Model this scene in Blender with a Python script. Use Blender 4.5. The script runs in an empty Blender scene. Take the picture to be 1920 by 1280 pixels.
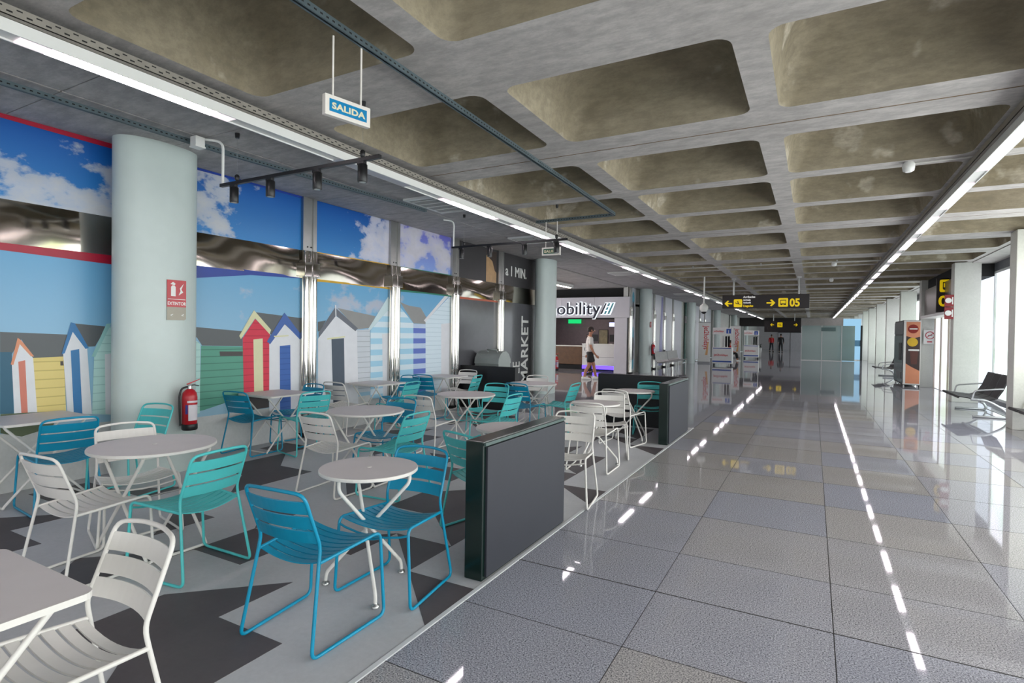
import bpy, bmesh, math, random
from mathutils import Vector, Matrix
random.seed(7)
S = bpy.context.scene
COL = S.collection
PI = math.pi

# ------------------------------------------------------------------ camera
EYE = 1.62
FPX, YAW, PITCH, ROLL = 1035.53, 0.499183, -0.014241, 0.0146935
cy_, sy_ = math.cos(YAW), math.sin(YAW)
fw = Vector((-sy_, cy_, 0)); rt = Vector((cy_, sy_, 0)); up = Vector((0, 0, 1))
FW = fw*math.cos(PITCH) + up*math.sin(PITCH)
U2 = up*math.cos(PITCH) - fw*math.sin(PITCH)
RT = rt*math.cos(ROLL) + U2*math.sin(ROLL)
UP = U2*math.cos(ROLL) - rt*math.sin(ROLL)
cam = bpy.data.cameras.new('camera'); camo = bpy.data.objects.new('camera', cam); COL.objects.link(camo)
cam.sensor_width = 36.0; cam.lens = FPX/1920*36.0; cam.clip_start = .05; cam.clip_end = 400
M = Matrix((RT, UP, -FW)).transposed().to_4x4(); M.translation = Vector((0, 0, EYE)); camo.matrix_world = M
S.camera = camo

# ------------------------------------------------------------------ sky, exposure
W = bpy.data.worlds.new('sky'); S.world = W; W.use_nodes = True
bg = W.node_tree.nodes['Background']; bg.inputs[0].default_value = (.80, .90, 1, 1); bg.inputs[1].default_value = 1.2
S.view_settings.view_transform = 'Standard'; S.view_settings.look = 'None'
S.view_settings.exposure = 0.18; S.view_settings.gamma = 1.0; S.view_settings.use_curve_mapping = False
S.cycles.use_denoising = True
S.cycles.max_bounces = 8; S.cycles.diffuse_bounces = 5; S.cycles.glossy_bounces = 4
S.cycles.sample_clamp_indirect = 6.0; S.cycles.caustics_reflective = False; S.cycles.caustics_refractive = False
WIN_E, LED_E = 5.0, 18.0

def ray(x, y): return RT*((x-960)/FPX) - UP*((y-640)/FPX) + FW
def onx(x, y, X): d = ray(x, y); t = X/d.x; return Vector((X, d.y*t, EYE+d.z*t))
def onz(x, y, z): d = ray(x, y); t = (z-EYE)/d.z; return Vector((d.x*t, d.y*t, z))

# ------------------------------------------------------------------ materials
def lin(c):
    def f(v):
        v /= 255.0
        return v/12.92 if v <= .04045 else ((v+.055)/1.055)**2.4
    return (f(c[0]), f(c[1]), f(c[2]), 1)
MATS = {}
class N:
    def __init__(s, m): s.t = m.node_tree; s.n = s.t.nodes; s.l = s.t.links; s.p = s.n['Principled BSDF']
    def new(s, k, **kw):
        o = s.n.new(k)
        for a, v in kw.items(): setattr(o, a, v)
        return o
    def link(s, a, b): s.l.new(a, b)
    def mix(s, fac, a, b, mode='MIX'):
        o = s.n.new('ShaderNodeMix'); o.data_type = 'RGBA'; o.blend_type = mode
        for inp, v in ((o.inputs[0], fac), (o.inputs[6], a), (o.inputs[7], b)):
            if hasattr(v, 'links'): s.l.new(v, inp)
            else: inp.default_value = v
        return o.outputs[2]
    def math(s, op, a, b=0.0, c=None, clamp=False):
        o = s.n.new('ShaderNodeMath'); o.operation = op; o.use_clamp = clamp
        for i, v in enumerate((a, b, c)):
            if v is None: continue
            if hasattr(v, 'links'): s.l.new(v, o.inputs[i])
            else: o.inputs[i].default_value = v
        return o.outputs[0]
    def ramp(s, fac, stops):
        o = s.n.new('ShaderNodeValToRGB'); e = o.color_ramp.elements
        while len(e) < len(stops): e.new(.5)
        for k, (p, c) in enumerate(stops):
            e[k].position = p; e[k].color = c if len(c) == 4 else (*c, 1)
        s.l.new(fac, o.inputs[0]); return o.outputs[0]
    def noise(s, vec, scale, detail=3, rough=.55, out='Fac'):
        o = s.n.new('ShaderNodeTexNoise'); o.inputs['Scale'].default_value = scale; o.inputs['Detail'].default_value = detail
        o.inputs['Roughness'].default_value = rough
        if vec is not None: s.l.new(vec, o.inputs['Vector'])
        return o.outputs[out]
    def bump(s, h, strength, dist=.01):
        o = s.n.new('ShaderNodeBump'); o.inputs['Strength'].default_value = strength; o.inputs['Distance'].default_value = dist
        s.l.new(h, o.inputs['Height']); s.l.new(o.outputs[0], s.p.inputs['Normal'])
def base(name, c=(200, 200, 200), rough=.5, metal=0, spec=.5, emit=None, es=0):
    if name in MATS: return MATS[name]
    m = bpy.data.materials.new(name); m.use_nodes = True; p = m.node_tree.nodes['Principled BSDF']
    p.inputs['Base Color'].default_value = lin(c); p.inputs['Roughness'].default_value = rough
    p.inputs['Metallic'].default_value = metal; p.inputs['Specular IOR Level'].default_value = spec
    if emit: p.inputs['Emission Color'].default_value = lin(emit); p.inputs['Emission Strength'].default_value = es
    MATS[name] = m; return m
def pos(n): return n.new('ShaderNodeNewGeometry').outputs['Position']
def paint(name, c, rough=.45, var=.06, metal=0, spec=.5):
    """painted / plastic / metal surface with a slight procedural unevenness"""
    if name in MATS: return MATS[name]
    m = base(name, c, rough, metal, spec); n = N(m)
    f = n.noise(pos(n), 6, 4)
    d = tuple(max(0, v*(1-var*2.2)) for v in c)
    n.link(n.mix(f, lin(c), lin(d)), n.p.inputs['Base Color']); return m
def concrete(name, c1, c2, scale=1.4, patch=None, rough=.85, bump=.15, streak=.0):
    if name in MATS: return MATS[name]
    m = base(name, c1, rough, spec=.25); n = N(m); P = pos(n)
    a = n.noise(P, scale, 5, .6); b = n.noise(P, 28, 4, .7)
    col = n.mix(n.ramp(a, [(.32, (0, 0, 0)), (.68, (1, 1, 1))]), lin(c1), lin(c2))
    if patch:
        k = n.noise(P, 1.7, 4, .55)
        col = n.mix(n.ramp(k, [(.60, (0, 0, 0)), (.66, (1, 1, 1))]), col, lin(patch))
    mp = n.new('ShaderNodeMapping'); mp.inputs['Scale'].default_value = (1.0, 2.4, 3.0); n.link(P, mp.inputs[0])
    d = n.noise(mp.outputs[0], 4.5, 8, .72)
    col = n.mix(n.ramp(d, [(.40, (streak, streak, streak)), (.62, (0, 0, 0))]), col, lin(tuple(v*.66 for v in c1)))
    col = n.mix(n.math('MULTIPLY', b, .35), col, lin(tuple(v*.62 for v in c1)))
    n.link(col, n.p.inputs['Base Color']); n.bump(b, bump); return m
def granite(name, joints=False):
    if name in MATS: return MATS[name]
    m = base(name, (140, 140, 146), .035, spec=.38); n = N(m); P = pos(n)
    a = n.noise(P, 125, 3, .7); c = n.noise(P, 90, 3, .6)
    col = n.ramp(a, [(.36, lin((44, 44, 50))), (.44, lin((170, 170, 175))), (.56, lin((202, 201, 204))), (.64, lin((250, 249, 250)))])
    rnd = n.new('ShaderNodeObjectInfo').outputs['Random'] if not joints else n.noise(P, .35, 1)
    tone = n.ramp(rnd, [(0, lin((214, 217, 228))), (.55, lin((222, 222, 228))), (.8, lin((230, 225, 217))), (1, lin((222, 218, 212)))])
    col = n.mix(1.0, col, tone, 'MULTIPLY')
    col = n.mix(n.math('MULTIPLY', c, .25), col, lin((110, 110, 116)))
    if joints:
        br = n.new('ShaderNodeTexBrick'); br.offset = 0; br.inputs['Scale'].default_value = 1
        br.inputs['Brick Width'].default_value = .975; br.inputs['Row Height'].default_value = .96; br.inputs['Mortar Size'].default_value = .004
        br.inputs['Color1'].default_value = br.inputs['Color2'].default_value = (0, 0, 0, 1); br.inputs['Mortar'].default_value = (1, 1, 1, 1)
        mp = n.new('ShaderNodeMapping'); mp.inputs['Location'].default_value = (.845, -.37, 0); n.link(P, mp.inputs[0]); n.link(mp.outputs[0], br.inputs['Vector'])
        col = n.mix(br.outputs['Color'], col, lin((60, 60, 62)))
    n.link(col, n.p.inputs['Base Color']); return m
def boards(name, c, c2, pitch=.09, width=.12):
    """printed clapboards: thin dark lines repeated up the wall"""
    if name in MATS: return MATS[name]
    m = base(name, c, .55); n = N(m); sp = n.new('ShaderNodeSeparateXYZ'); n.link(pos(n), sp.inputs[0])
    f = n.math('FRACT', n.math('DIVIDE', sp.outputs[2], pitch)); k = n.math('LESS_THAN', f, width)
    col = n.mix(k, lin(c), lin(c2)); col = n.mix(n.math('MULTIPLY', n.noise(pos(n), 5, 3), .25), col, lin(c2))
    n.link(col, n.p.inputs['Base Color']); return m
def skyprint(name, top, bot, cloud, zlo, zhi, a, b, c, scale=2.2, seed=0.0):
    """printed sky: cloud cover = noise + a*along + b*up + c"""
    if name in MATS: return MATS[name]
    m = base(name, top, .35); n = N(m); sp = n.new('ShaderNodeSeparateXYZ'); n.link(pos(n), sp.inputs[0])
    v = n.math('DIVIDE', n.math('SUBTRACT', sp.outputs[2], zlo), zhi-zlo)
    u = sp.outputs[1]
    mp = n.new('ShaderNodeMapping'); mp.inputs['Location'].default_value = (seed, seed*1.7, seed*.6); mp.inputs['Scale'].default_value = (1, 1, 1.6)
    n.link(pos(n), mp.inputs[0]); nz = n.noise(mp.outputs[0], scale, 7, .56)
    k = n.math('ADD', nz, n.math('ADD', n.math('MULTIPLY', u, a), n.math('ADD', n.math('MULTIPLY', v, b), c)))
    mask = n.ramp(k, [(.52, (0, 0, 0)), (.60, (.75, .75, .75)), (.72, (1, 1, 1))])
    sky = n.ramp(v, [(0, lin(bot)), (1, lin(top))])
    shade = n.mix(n.noise(mp.outputs[0], scale*2, 4), lin(cloud), lin(tuple(q*.82 for q in cloud)))
    n.link(n.mix(mask, sky, shade), n.p.inputs['Base Color']); return m
def glow(name, c, s):
    if name in MATS: return MATS[name]
    m = bpy.data.materials.new(name); m.use_nodes = True; t = m.node_tree; t.nodes.remove(t.nodes['Principled BSDF'])
    e = t.nodes.new('ShaderNodeEmission'); e.inputs[0].default_value = lin(c); e.inputs[1].default_value = s
    t.links.new(e.outputs[0], t.nodes['Material Output'].inputs[0]); MATS[name] = m; return m
def daylight(name, s, green):
    """glowing pane: window daylight, also used for the added fill windows"""
    if name in MATS: return MATS[name]
    m = bpy.data.materials.new(name); m.use_nodes = True; t = m.node_tree; nd = t.nodes; nd.remove(nd['Principled BSDF'])
    e = nd.new('ShaderNodeEmission'); e.inputs[1].default_value = s
    g = nd.new('ShaderNodeNewGeometry'); z = nd.new('ShaderNodeTexNoise'); z.inputs['Scale'].default_value = 1.3; z.inputs['Detail'].default_value = 6
    t.links.new(g.outputs['Position'], z.inputs['Vector'])
    r = nd.new('ShaderNodeValToRGB'); t.links.new(z.outputs['Fac'], r.inputs[0])
    r.color_ramp.elements[0].position = .36; r.color_ramp.elements[0].color = lin(green)
    r.color_ramp.elements[1].position = .6; r.color_ramp.elements[1].color = lin((240, 241, 254))
    t.links.new(r.outputs[0], e.inputs[0]); t.links.new(e.outputs[0], nd['Material Output'].inputs[0]); MATS[name] = m; return m

white_paint = paint('white_powder_coat', (232, 228, 222), .4, .03)
blue_paint = paint('blue_powder_coat', (0, 146, 184), .38, .05)
teal_paint = paint('teal_powder_coat', (84, 204, 204), .4, .05)
tabletop_m = paint('table_laminate', (224, 217, 216), .5, .02)
vinyl_l = concrete('vinyl_light', (204, 204, 206), (194, 194, 197), 2.2, rough=.42, bump=.02)
vinyl_d = concrete('vinyl_dark', (98, 91, 93), (86, 79, 82), 2.2, rough=.45, bump=.02)
gran = granite('granite_tile'); gran_far = granite('granite_floor', True)
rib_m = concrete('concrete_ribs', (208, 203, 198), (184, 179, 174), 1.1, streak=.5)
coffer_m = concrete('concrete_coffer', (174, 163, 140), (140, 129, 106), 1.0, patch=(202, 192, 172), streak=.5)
slab_m = concrete('concrete_slab', (206, 202, 200), (184, 180, 178), .9, streak=.5)
plinth_m = concrete('plinth_plaster', (226, 226, 224), (206, 207, 205), 1.5, bump=.25)
wall_m = concrete('wall_plaster', (222, 222, 216), (210, 210, 204), .8, bump=.05)
pillar_m = concrete('pillar_concrete', (226, 226, 218), (212, 212, 204), .7, bump=.08)
column_m = paint('column_paint', (196, 208, 204), .35, .02)
chrome = paint('polished_steel', (196, 193, 188), .06, .02, metal=1)
steel = paint('brushed_steel', (190, 190, 188), .32, .05, metal=1)
galv = paint('galvanised_steel', (120, 136, 142), .45, .12, metal=.7)
gap_m = paint('dark_gap', (28, 28, 28), .8)
black_m = paint('black_metal', (24, 24, 26), .4, .05)
green_black = paint('green_black_lacquer', (14, 34, 30), .22, .05)
slate_m = paint('slate_laminate', (42, 44, 53), .5, .04)
white_plastic = paint('white_plastic', (232, 232, 228), .4, .02)
red_m = paint('red_enamel', (190, 22, 36), .3, .05)
led_m = glow('led_diffuser', (255, 242, 250), LED_E)
frost_m = daylight('frosted_daylight', WIN_E*.5, (206, 232, 216))
clear_m = daylight('clear_daylight', WIN_E*1.5, (150, 164, 128))

# ------------------------------------------------------------------ mesh helpers
class MB:
    """collects boxes, prisms, tubes, lathes -> ONE mesh"""
    def __init__(s): s.v = []; s.f = []; s.m = []; s.sm = []
    def add(s, vs, fs, mi=0, smooth=False):
        o = len(s.v); s.v += [tuple(v) for v in vs]
        for f in fs: s.f.append([o+i for i in f]); s.m.append(mi); s.sm.append(smooth)
        return s
    def box(s, x0, x1, y0, y1, z0, z1, mi=0):
        v = [(x0, y0, z0), (x1, y0, z0), (x1, y1, z0), (x0, y1, z0), (x0, y0, z1), (x1, y0, z1), (x1, y1, z1), (x0, y1, z1)]
        return s.add(v, [(0, 3, 2, 1), (4, 5, 6, 7), (0, 1, 5, 4), (1, 2, 6, 5), (2, 3, 7, 6), (3, 0, 4, 7)], mi)
    def bbox(s, x0, x1, y0, y1, z0, z1, b=.01, mi=0):
        """box with chamfered vertical and horizontal edges"""
        bm = bmesh.new(); bmesh.ops.create_cube(bm, size=1)
        for v in bm.verts: v.co = Vector(((x0+x1)/2+v.co.x*(x1-x0), (y0+y1)/2+v.co.y*(y1-y0), (z0+z1)/2+v.co.z*(z1-z0)))
        bmesh.ops.bevel(bm, geom=bm.edges[:], offset=b, segments=2, affect='EDGES', profile=.7)
        bm.verts.index_update(); s.add([v.co[:] for v in bm.verts], [[v.index for v in f.verts] for f in bm.faces], mi); bm.free(); return s
    def prism(s, pts, d, mi=0):
        """polygon pts (3D, planar) extruded by vector d"""
        n = len(pts); d = Vector(d); a = [Vector(p) for p in pts]; b = [p+d for p in a]
        fs = [list(range(n))[::-1], list(range(n, 2*n))] + [(i, (i+1) % n, n+(i+1) % n, n+i) for i in range(n)]
        return s.add(a+b, fs, mi)
    def tube(s, pts, r, seg=8, closed=False, mi=0, caps=True, radii=None):
        P = [Vector(p) for p in pts]; n = len(P); T = []
        for i in range(n):
            a = P[(i-1) % n] if (closed or i > 0) else P[i]; b = P[(i+1) % n] if (closed or i < n-1) else P[i]
            T.append((b-a).normalized())
        u = Vector((0, 0, 1)) if abs(T[0].z) < .9 else Vector((1, 0, 0)); u = (u-T[0]*u.dot(T[0])).normalized(); vs = []
        for i in range(n):
            u = (u-T[i]*u.dot(T[i])).normalized(); w = T[i].cross(u); rr = radii[i] if radii else r
            for k in range(seg):
                a = 2*PI*k/seg; vs.append(P[i]+(u*math.cos(a)+w*math.sin(a))*rr)
        fs = [(i*seg+k, i*seg+(k+1) % seg, ((i+1) % n)*seg+(k+1) % seg, ((i+1) % n)*seg+k) for i in range(n if closed else n-1) for k in range(seg)]
        s.add(vs, fs, mi, True)
        if caps and not closed:
            s.add(vs[:seg], [list(range(seg))[::-1]], mi); s.add(vs[-seg:], [list(range(seg))], mi)
        return s
    def lathe(s, prof, c=(0, 0, 0), seg=24, mi=0, sx=1, sy=1, rot=None, smooth=True):
        """prof: (radius, height) list turned about z (or the axis rot maps z to)"""
        vs = []; c = Vector(c)
        for r, h in prof:
            for k in range(seg):
                a = 2*PI*k/seg; v = Vector((r*math.cos(a)*sx, r*math.sin(a)*sy, h)); vs.append((rot @ v if rot else v)+c)
        n = len(prof); fs = [(i*seg+k, i*seg+(k+1) % seg, (i+1)*seg+(k+1) % seg, (i+1)*seg+k) for i in range(n-1) for k in range(seg)]
        s.add(vs, fs, mi, smooth); s.add(vs[:seg], [list(range(seg))[::-1]], mi); s.add(vs[-seg:], [list(range(seg))], mi); return s
    def mesh(s, name, mats):
        me = bpy.data.meshes.new(name); me.from_pydata([tuple(v) for v in s.v], [], s.f)
        for m in (mats if isinstance(mats, (list, tuple)) else [mats]): me.materials.append(m)
        me.polygons.foreach_set('material_index', s.m); me.polygons.foreach_set('use_smooth', s.sm); me.update(); return me
    def build(s, name, mats, parent=None, loc=None): return link(name, s.mesh(name, mats), parent, loc)
def link(name, data, parent=None, loc=None, rz=None):
    o = bpy.data.objects.new(name, data); COL.objects.link(o)
    if parent: o.parent = parent
    if loc is not None: o.location = loc
    if rz is not None: o.rotation_euler = (0, 0, rz)
    return o
def tag(o, label=None, cat=None, group=None, kind=None):
    for k, v in (('label', label), ('category', cat), ('group', group), ('kind', kind)):
        if v: o[k] = v
    return o
def empty(name, loc=(0, 0, 0), rz=0, label=None, cat=None, group=None, kind=None):
    o = link(name, None, None, loc, rz); o.empty_display_size = .1
    return tag(o, label, cat, group, kind)
def copy_tree(o, parent=None):
    c = o.copy(); COL.objects.link(c); c.parent = parent
    for ch in [k for k in bpy.data.objects if k.parent == o]: copy_tree(ch, c)
    return c
def struct(o): o['kind'] = 'structure'; return o
def fillet(pts, r, n=4, closed=False):
    P = [Vector(p) for p in pts]; out = []; m = len(P)
    for i in range(m):
        if not closed and i in (0, m-1): out.append(P[i]); continue
        a, b, c = P[(i-1) % m], P[i], P[(i+1) % m]; d1 = (a-b); d2 = (c-b); q = min(r, d1.length*.45, d2.length*.45)
        p1 = b+d1.normalized()*q; p2 = b+d2.normalized()*q
        for k in range(n+1):
            t = k/n; out.append(p1*(1-t)**2+b*2*t*(1-t)+p2*t*t)
    return out
def text_mesh(body, size, ext=.004, off=0.0, align='LEFT', space=1.0):
    c = bpy.data.curves.new('lettering', 'FONT'); c.body = body; c.size = size; c.extrude = ext; c.offset = off
    c.align_x = align; c.space_character = space; c.resolution_u = 3
    o = bpy.data.objects.new('lettering', c); COL.objects.link(o); dg = bpy.context.evaluated_depsgraph_get(); dg.update()
    me = bpy.data.meshes.new_from_object(o.evaluated_get(dg)); bpy.data.objects.remove(o); bpy.data.curves.remove(c); return me
def text(body, size, mat, parent, origin, right, upv, ext=.004, off=0.0, align='LEFT', name='letter', sx=1.0, space=1.0):
    """flat lettering: origin (local to parent), right and up directions"""
    me = text_mesh(body, size, ext, off, align, space); me.materials.clear(); me.materials.append(mat)
    R = Vector(right).normalized(); Uv = Vector(upv).normalized(); Nn = R.cross(Uv)
    # one object per character: islands whose x ranges overlap belong to the same character
    nv = len(me.vertices); par = list(range(nv))
    def find(a):
        while par[a] != a: par[a] = par[par[a]]; a = par[a]
        return a
    for e in me.edges:
        a, b = find(e.vertices[0]), find(e.vertices[1])
        if a != b: par[a] = b
    isl = {}
    for v in me.vertices: isl.setdefault(find(v.index), []).append(v.index)
    groups = sorted(([min(me.vertices[i].co.x for i in g), max(me.vertices[i].co.x for i in g), list(g)] for g in isl.values()), key=lambda g: g[0])
    merged = []
    for g in groups:
        if merged and min(merged[-1][1], g[1])-g[0] > .45*min(g[1]-g[0], merged[-1][1]-merged[-1][0]): merged[-1][1] = max(merged[-1][1], g[1]); merged[-1][2] += g[2]
        else: merged.append(g)
    who = {}
    for k, g in enumerate(merged):
        for i in g[2]: who[i] = k
    faces = {}
    for p in me.polygons: faces.setdefault(who[p.vertices[0]], []).append(list(p.vertices))
    for k, g in enumerate(merged):
        idx = {i: q for q, i in enumerate(g[2])}; m2 = bpy.data.meshes.new('letter')
        m2.from_pydata([tuple(R*(me.vertices[i].co.x*sx)+Uv*me.vertices[i].co.y+Nn*me.vertices[i].co.z+Vector(origin)) for i in g[2]], [], [[idx[i] for i in f] for f in faces.get(k, [])])
        m2.materials.append(mat); m2.update(); link(name, m2, parent)
    bpy.data.meshes.remove(me)

# ================================================================== SETTING
XW, XR, ZC = -6.85, 3.58, 3.65          # window wall, ceiling edge, rib soffit
Y0, YEND = -9.0, 84.0
# ---- floor: granite slab, near tiles one by one
fl = MB(); fl.box(-1.82, 4.03, Y0, .66, -.12, 0); fl.box(-1.82, 4.03, .66, 15.73, -.12, -.03); fl.box(-1.82, 4.03, 15.73, YEND, -.12, 0)
fl.box(XW, -1.82, 10.1, YEND, -.12, 0); fl.box(-15, XW, 12, 34, -.12, 0)
floor = struct(fl.build('floor', gran_far)); floor['label'] = 'polished grey granite floor of the concourse'
XL = [-1.82, -.845, .13, 1.105, 2.08, 3.055, 4.03]
YL = [.66, 1.37, 2.08, 2.79, 3.5, 4.21, 5.17, 6.13, 7.09, 8.05, 9.01, 9.97, 10.93, 11.89, 12.85, 13.81, 14.77, 15.73]
tile_cache = {}
for j in range(len(YL)-1):
    d = round(YL[j+1]-YL[j], 3)
    if d not in tile_cache:
        b = MB(); b.bbox(-.4875+.0025, .4875-.0025, -d/2+.0025, d/2-.0025, -.03, 0, .0012); tile_cache[d] = b.mesh('tile', gran)
    for i in range(6):
        link('tile', tile_cache[d], floor, ((XL[i]+XL[i+1])/2, (YL[j]+YL[j+1])/2, 0))
jn = MB()
for x in XL[1:-1]: jn.box(x-.003, x+.003, .66, 15.73, -.03, -.002)
for y in YL[1:-1]: w = .005 if abs(y-3.5) < .01 else .0016; jn.box(-1.82, 4.03, y-w, y+w, -.03, .0006)
jo = jn.build('joint_filler', paint('joint_filler', (48, 46, 46), .8), floor); jo['kind'] = 'stuff'
# ---- vinyl seating floor with dark inlays on a 0.53 x 0.507 m lattice
vf = MB(); vf.box(XW, -1.85, Y0, 10.1, -.12, 0); vin = struct(vf.build('floor_vinyl', vinyl_l)); vin['label'] = 'light grey vinyl floor with dark triangle inlays under the cafe tables'
tr = MB(); tr.bbox(-1.85, -1.82, Y0, 10.1, -.05, .004, .002); struct(tr.build('trim_1', paint('white_edging', (226, 228, 230), .5)))
PAT = {(0, 1): [(1, 1), (0, 1), (0, 0)], (1, 2): [(1, 1), (0, 1), (0, 0)], (2, 2): [(0, 0), (0, 1), (1, 0)], (1, 3): [(0, 0), (1, 1), (0, 1)],
       (1, 4): [(0, 0), (1, 0), (1, 1), (0, 1)], (2, 4): [(0, 0), (1, 0), (1, 1), (0, 1)], (2, 0): [(1, 0), (0, 1), (0, 0)], (3, 1): [(0, 0), (1, 0), (1, 1), (0, 1)],
       (4, 2): [(0, 0), (1, 1), (0, 1)], (4, 4): [(0, 0), (1, 1), (0, 1)], (4, 0): [(1, 0), (0, 1), (0, 0)]}
inlay_cache = {}
for bi in (0, 5):
    for bj in (-5, 0, 5, 10, 15):
        for (i, j), poly in PAT.items():
            a, b = i+bi, j+bj
            if (a, b) == (7, 5): poly = [(0, 0), (1, 0), (1, 1)]
            x = -1.85-.53*a; y = 1.93+.507*b
            if y+.507 > 10.1 or x-.53 < XW or y < -.3: continue
            k = tuple(poly)
            if k not in inlay_cache:
                pts = [(-.53*p, .507*q, .0) for p, q in poly]
                if sum(pts[t][0]*pts[(t+1) % len(pts)][1]-pts[(t+1) % len(pts)][0]*pts[t][1] for t in range(len(pts))) < 0: pts = pts[::-1]
                m = MB(); m.prism(pts, (0, 0, .0015)); inlay_cache[k] = m.mesh('inlay', vinyl_d)
            link('inlay', inlay_cache[k], vin, (x, y, 0))
# ---- ceiling: beams, flat slabs on the left, coffers
YB = 3.6; BAY = 10.12; XC = [-3.42, -1.42, .58, 2.58]
cl = MB()
for nb in range(-1, 8):
    yb = YB+BAY*nb; cl.box(-4.42, XR, yb-.25, yb+.25, ZC, ZC+.7)
cl.box(XR, 4.3, Y0, YEND, ZC-.02, ZC+.3); cl.box(-4.62, -4.42, Y0, YEND, ZC, ZC+.3)
cl.box(-15, 4.3, Y0, YEND, ZC+.75, ZC+.85); cl.box(-4.42, XR, 64.6, YEND, ZC, ZC+.2)
cl.box(-15, XW-.1, 12, 34, ZC, ZC+.2)
ceil = struct(cl.build('ceiling', rib_m)); ceil['label'] = 'exposed concrete ceiling with rows of deep coffers'
cw, cd = 1.77/2, 1.46/2
def rrect(hx, hy, r, n=5):
    out = []
    for cx, cyy, a0 in ((hx-r, hy-r, 0), (-hx+r, hy-r, PI/2), (-hx+r, -hy+r, PI), (hx-r, -hy+r, 1.5*PI)):
        for k in range(n+1):
            a = a0+PI/2*k/n; out.append((cx+r*math.cos(a), cyy+r*math.sin(a)))
    return out
cf = MB(); rings = []
for ins, z, r in ((0, 0, .12), (.015, .10, .14), (.05, .30, .19), (.11, .46, .23), (.22, .57, .24), (.40, .62, .2), (.6, .63, .1)):
    rings.append([(x, y, z) for x, y in rrect(cw-ins, cd-ins, r)])
NR = len(rings[0]); vs = [v for q in rings for v in q]
cf.add(vs, [(i*NR+k, (i+1)*NR+k, (i+1)*NR+(k+1) % NR, i*NR+(k+1) % NR) for i in range(len(rings)-1) for k in range(NR)], 1, True)
cf.add(rings[-1], [list(range(NR))[::-1]], 1, True)
outer = []
for x, y, z in rings[0]:
    ox, oy = 1.0, .87; kx = x/cw; ky = y/cd
    if abs(kx) > abs(ky): outer.append((math.copysign(ox, kx), max(-oy, min(oy, y*oy/cd)), 0))
    else: outer.append((max(-ox, min(ox, x*ox/cw)), math.copysign(oy, ky), 0))
for k in range(NR):
    k2 = (k+1) % NR; a, b = outer[k], outer[k2]
    q = [rings[0][k], rings[0][k2], b]
    if abs(a[0]-b[0]) > 1e-6 and abs(a[1]-b[1]) > 1e-6: q.append((math.copysign(1.0, a[0]), math.copysign(.87, a[1]), 0))
    q.append(a); cf.add(q, [list(range(len(q)))], 0)
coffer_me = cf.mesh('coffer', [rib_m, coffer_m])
st_a = MB(); st_a.box(-1, 1, -.23, -.012, 0, .5); st_b = MB(); st_b.box(-1, 1, .012, .23, 0, .5); st_c = MB(); st_c.box(-1, 1, -.012, .012, .002, .3)
sa, sb, sc = st_a.mesh('rib', rib_m), st_b.mesh('rib', rib_m), st_c.mesh('joint', paint('rusty_joint', (132, 104, 66), .9, .2))
for nb in range(-1, 6):
    yb = YB+BAY*nb
    for x in XC:
        for oy in (1.12, 3.32, 5.06, 6.80, 9.0): 
            y = yb+oy
            if y < -.5: continue
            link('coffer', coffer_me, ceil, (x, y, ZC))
        for oy in (2.22, 7.90):
            if yb+oy < -.5: continue
            for me, nm in ((sa, 'rib'), (sb, 'rib'), (sc, 'joint')): link(nm, me, ceil, (x, yb+oy, ZC))
sl = MB(); sl.bbox(-.548, .548, -.628, .628, 0, .2, .006); slab_me = sl.mesh('ceiling_panel', slab_m)
k = 0; y = -1.46
while y < 62:
    for x in (-6.29, -5.17):
        link('ceiling_panel', slab_me, ceil, (x, y+.6325, ZC))
    y += 1.265
b = MB(); b.box(XW-.1, -4.6, Y0, YEND, ZC+.03, ZC+.3); struct(b.build('ceiling_slab', gap_m))
# ---- walls
b = MB(); b.box(XW-.25, XW-.05, Y0, 13.95, 0, ZC+.3); b.box(XW-.25, XW-.05, 22.85, YEND, 0, ZC+.3); wl = struct(b.build('wall_left', wall_m)); wl['label'] = 'left window wall behind the murals'
b = MB(); b.box(XW-.05, XW+.003, Y0, 13.9, 0, .61); struct(b.build('baseboard_left', plinth_m))
o = struct(empty('window_50', (-14.95, 17.5, 0))); m = MB(); m.box(-.01, .01, -4, 4, .1, 3.2); m.build('pane', daylight('hall_fill_glow', WIN_E*.9, (224, 226, 226)), o); m = MB()  # unseen glowing window, added to brighten the side hall and shop front
for yy in (-4, -2, 0, 2, 3.94): m.box(0, .06, yy, yy+.06, .1, 3.2)
m.build('window_frame', paint('window_frame', (200, 202, 200), .4), o)
b = MB(); b.box(-15.2, -15, 12, 34, 0, ZC+.3); b.box(-15, XW-.02, 11.9, 12, 0, ZC+.3); b.box(-15, XW-.02, 33.9, 34, 0, ZC+.3); struct(b.build('wall_side_hall', wall_m))
b = MB(); b.box(-7, 4.5, Y0-.2, Y0, 0, .3); b.box(-7, 4.5, Y0-.2, Y0, 3.4, ZC+.3)
for x in (-7, -3.3, .4, 4.1): b.box(x, x+.4, Y0-.2, Y0, .3, 3.4)
struct(b.build('wall_back', wall_m))
for k, x in enumerate((-6.6, -2.9, .8)):
    o = struct(empty('window_%d' % (40+k), (x, Y0-.12, 0))); m = MB(); m.box(0, 3.3, 0, .02, .3, 3.4); m.build('pane', daylight('back_fill_glow', WIN_E*.6, (224, 226, 226)), o); m = MB(); m.box(1.6, 1.7, -.02, .06, .3, 3.4); m.box(0, 3.3, -.02, .06, 2.3, 2.38); m.build('window_frame', paint('window_frame', (200, 202, 200), .4), o)  # glowing panes added behind the camera as extra light on the cafe
b = MB(); b.box(-7, 4.5, YEND, YEND+.2, 0, ZC+.3); struct(b.build('wall_end', paint('end_wall_panels', (214, 208, 210), .5)))
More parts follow.
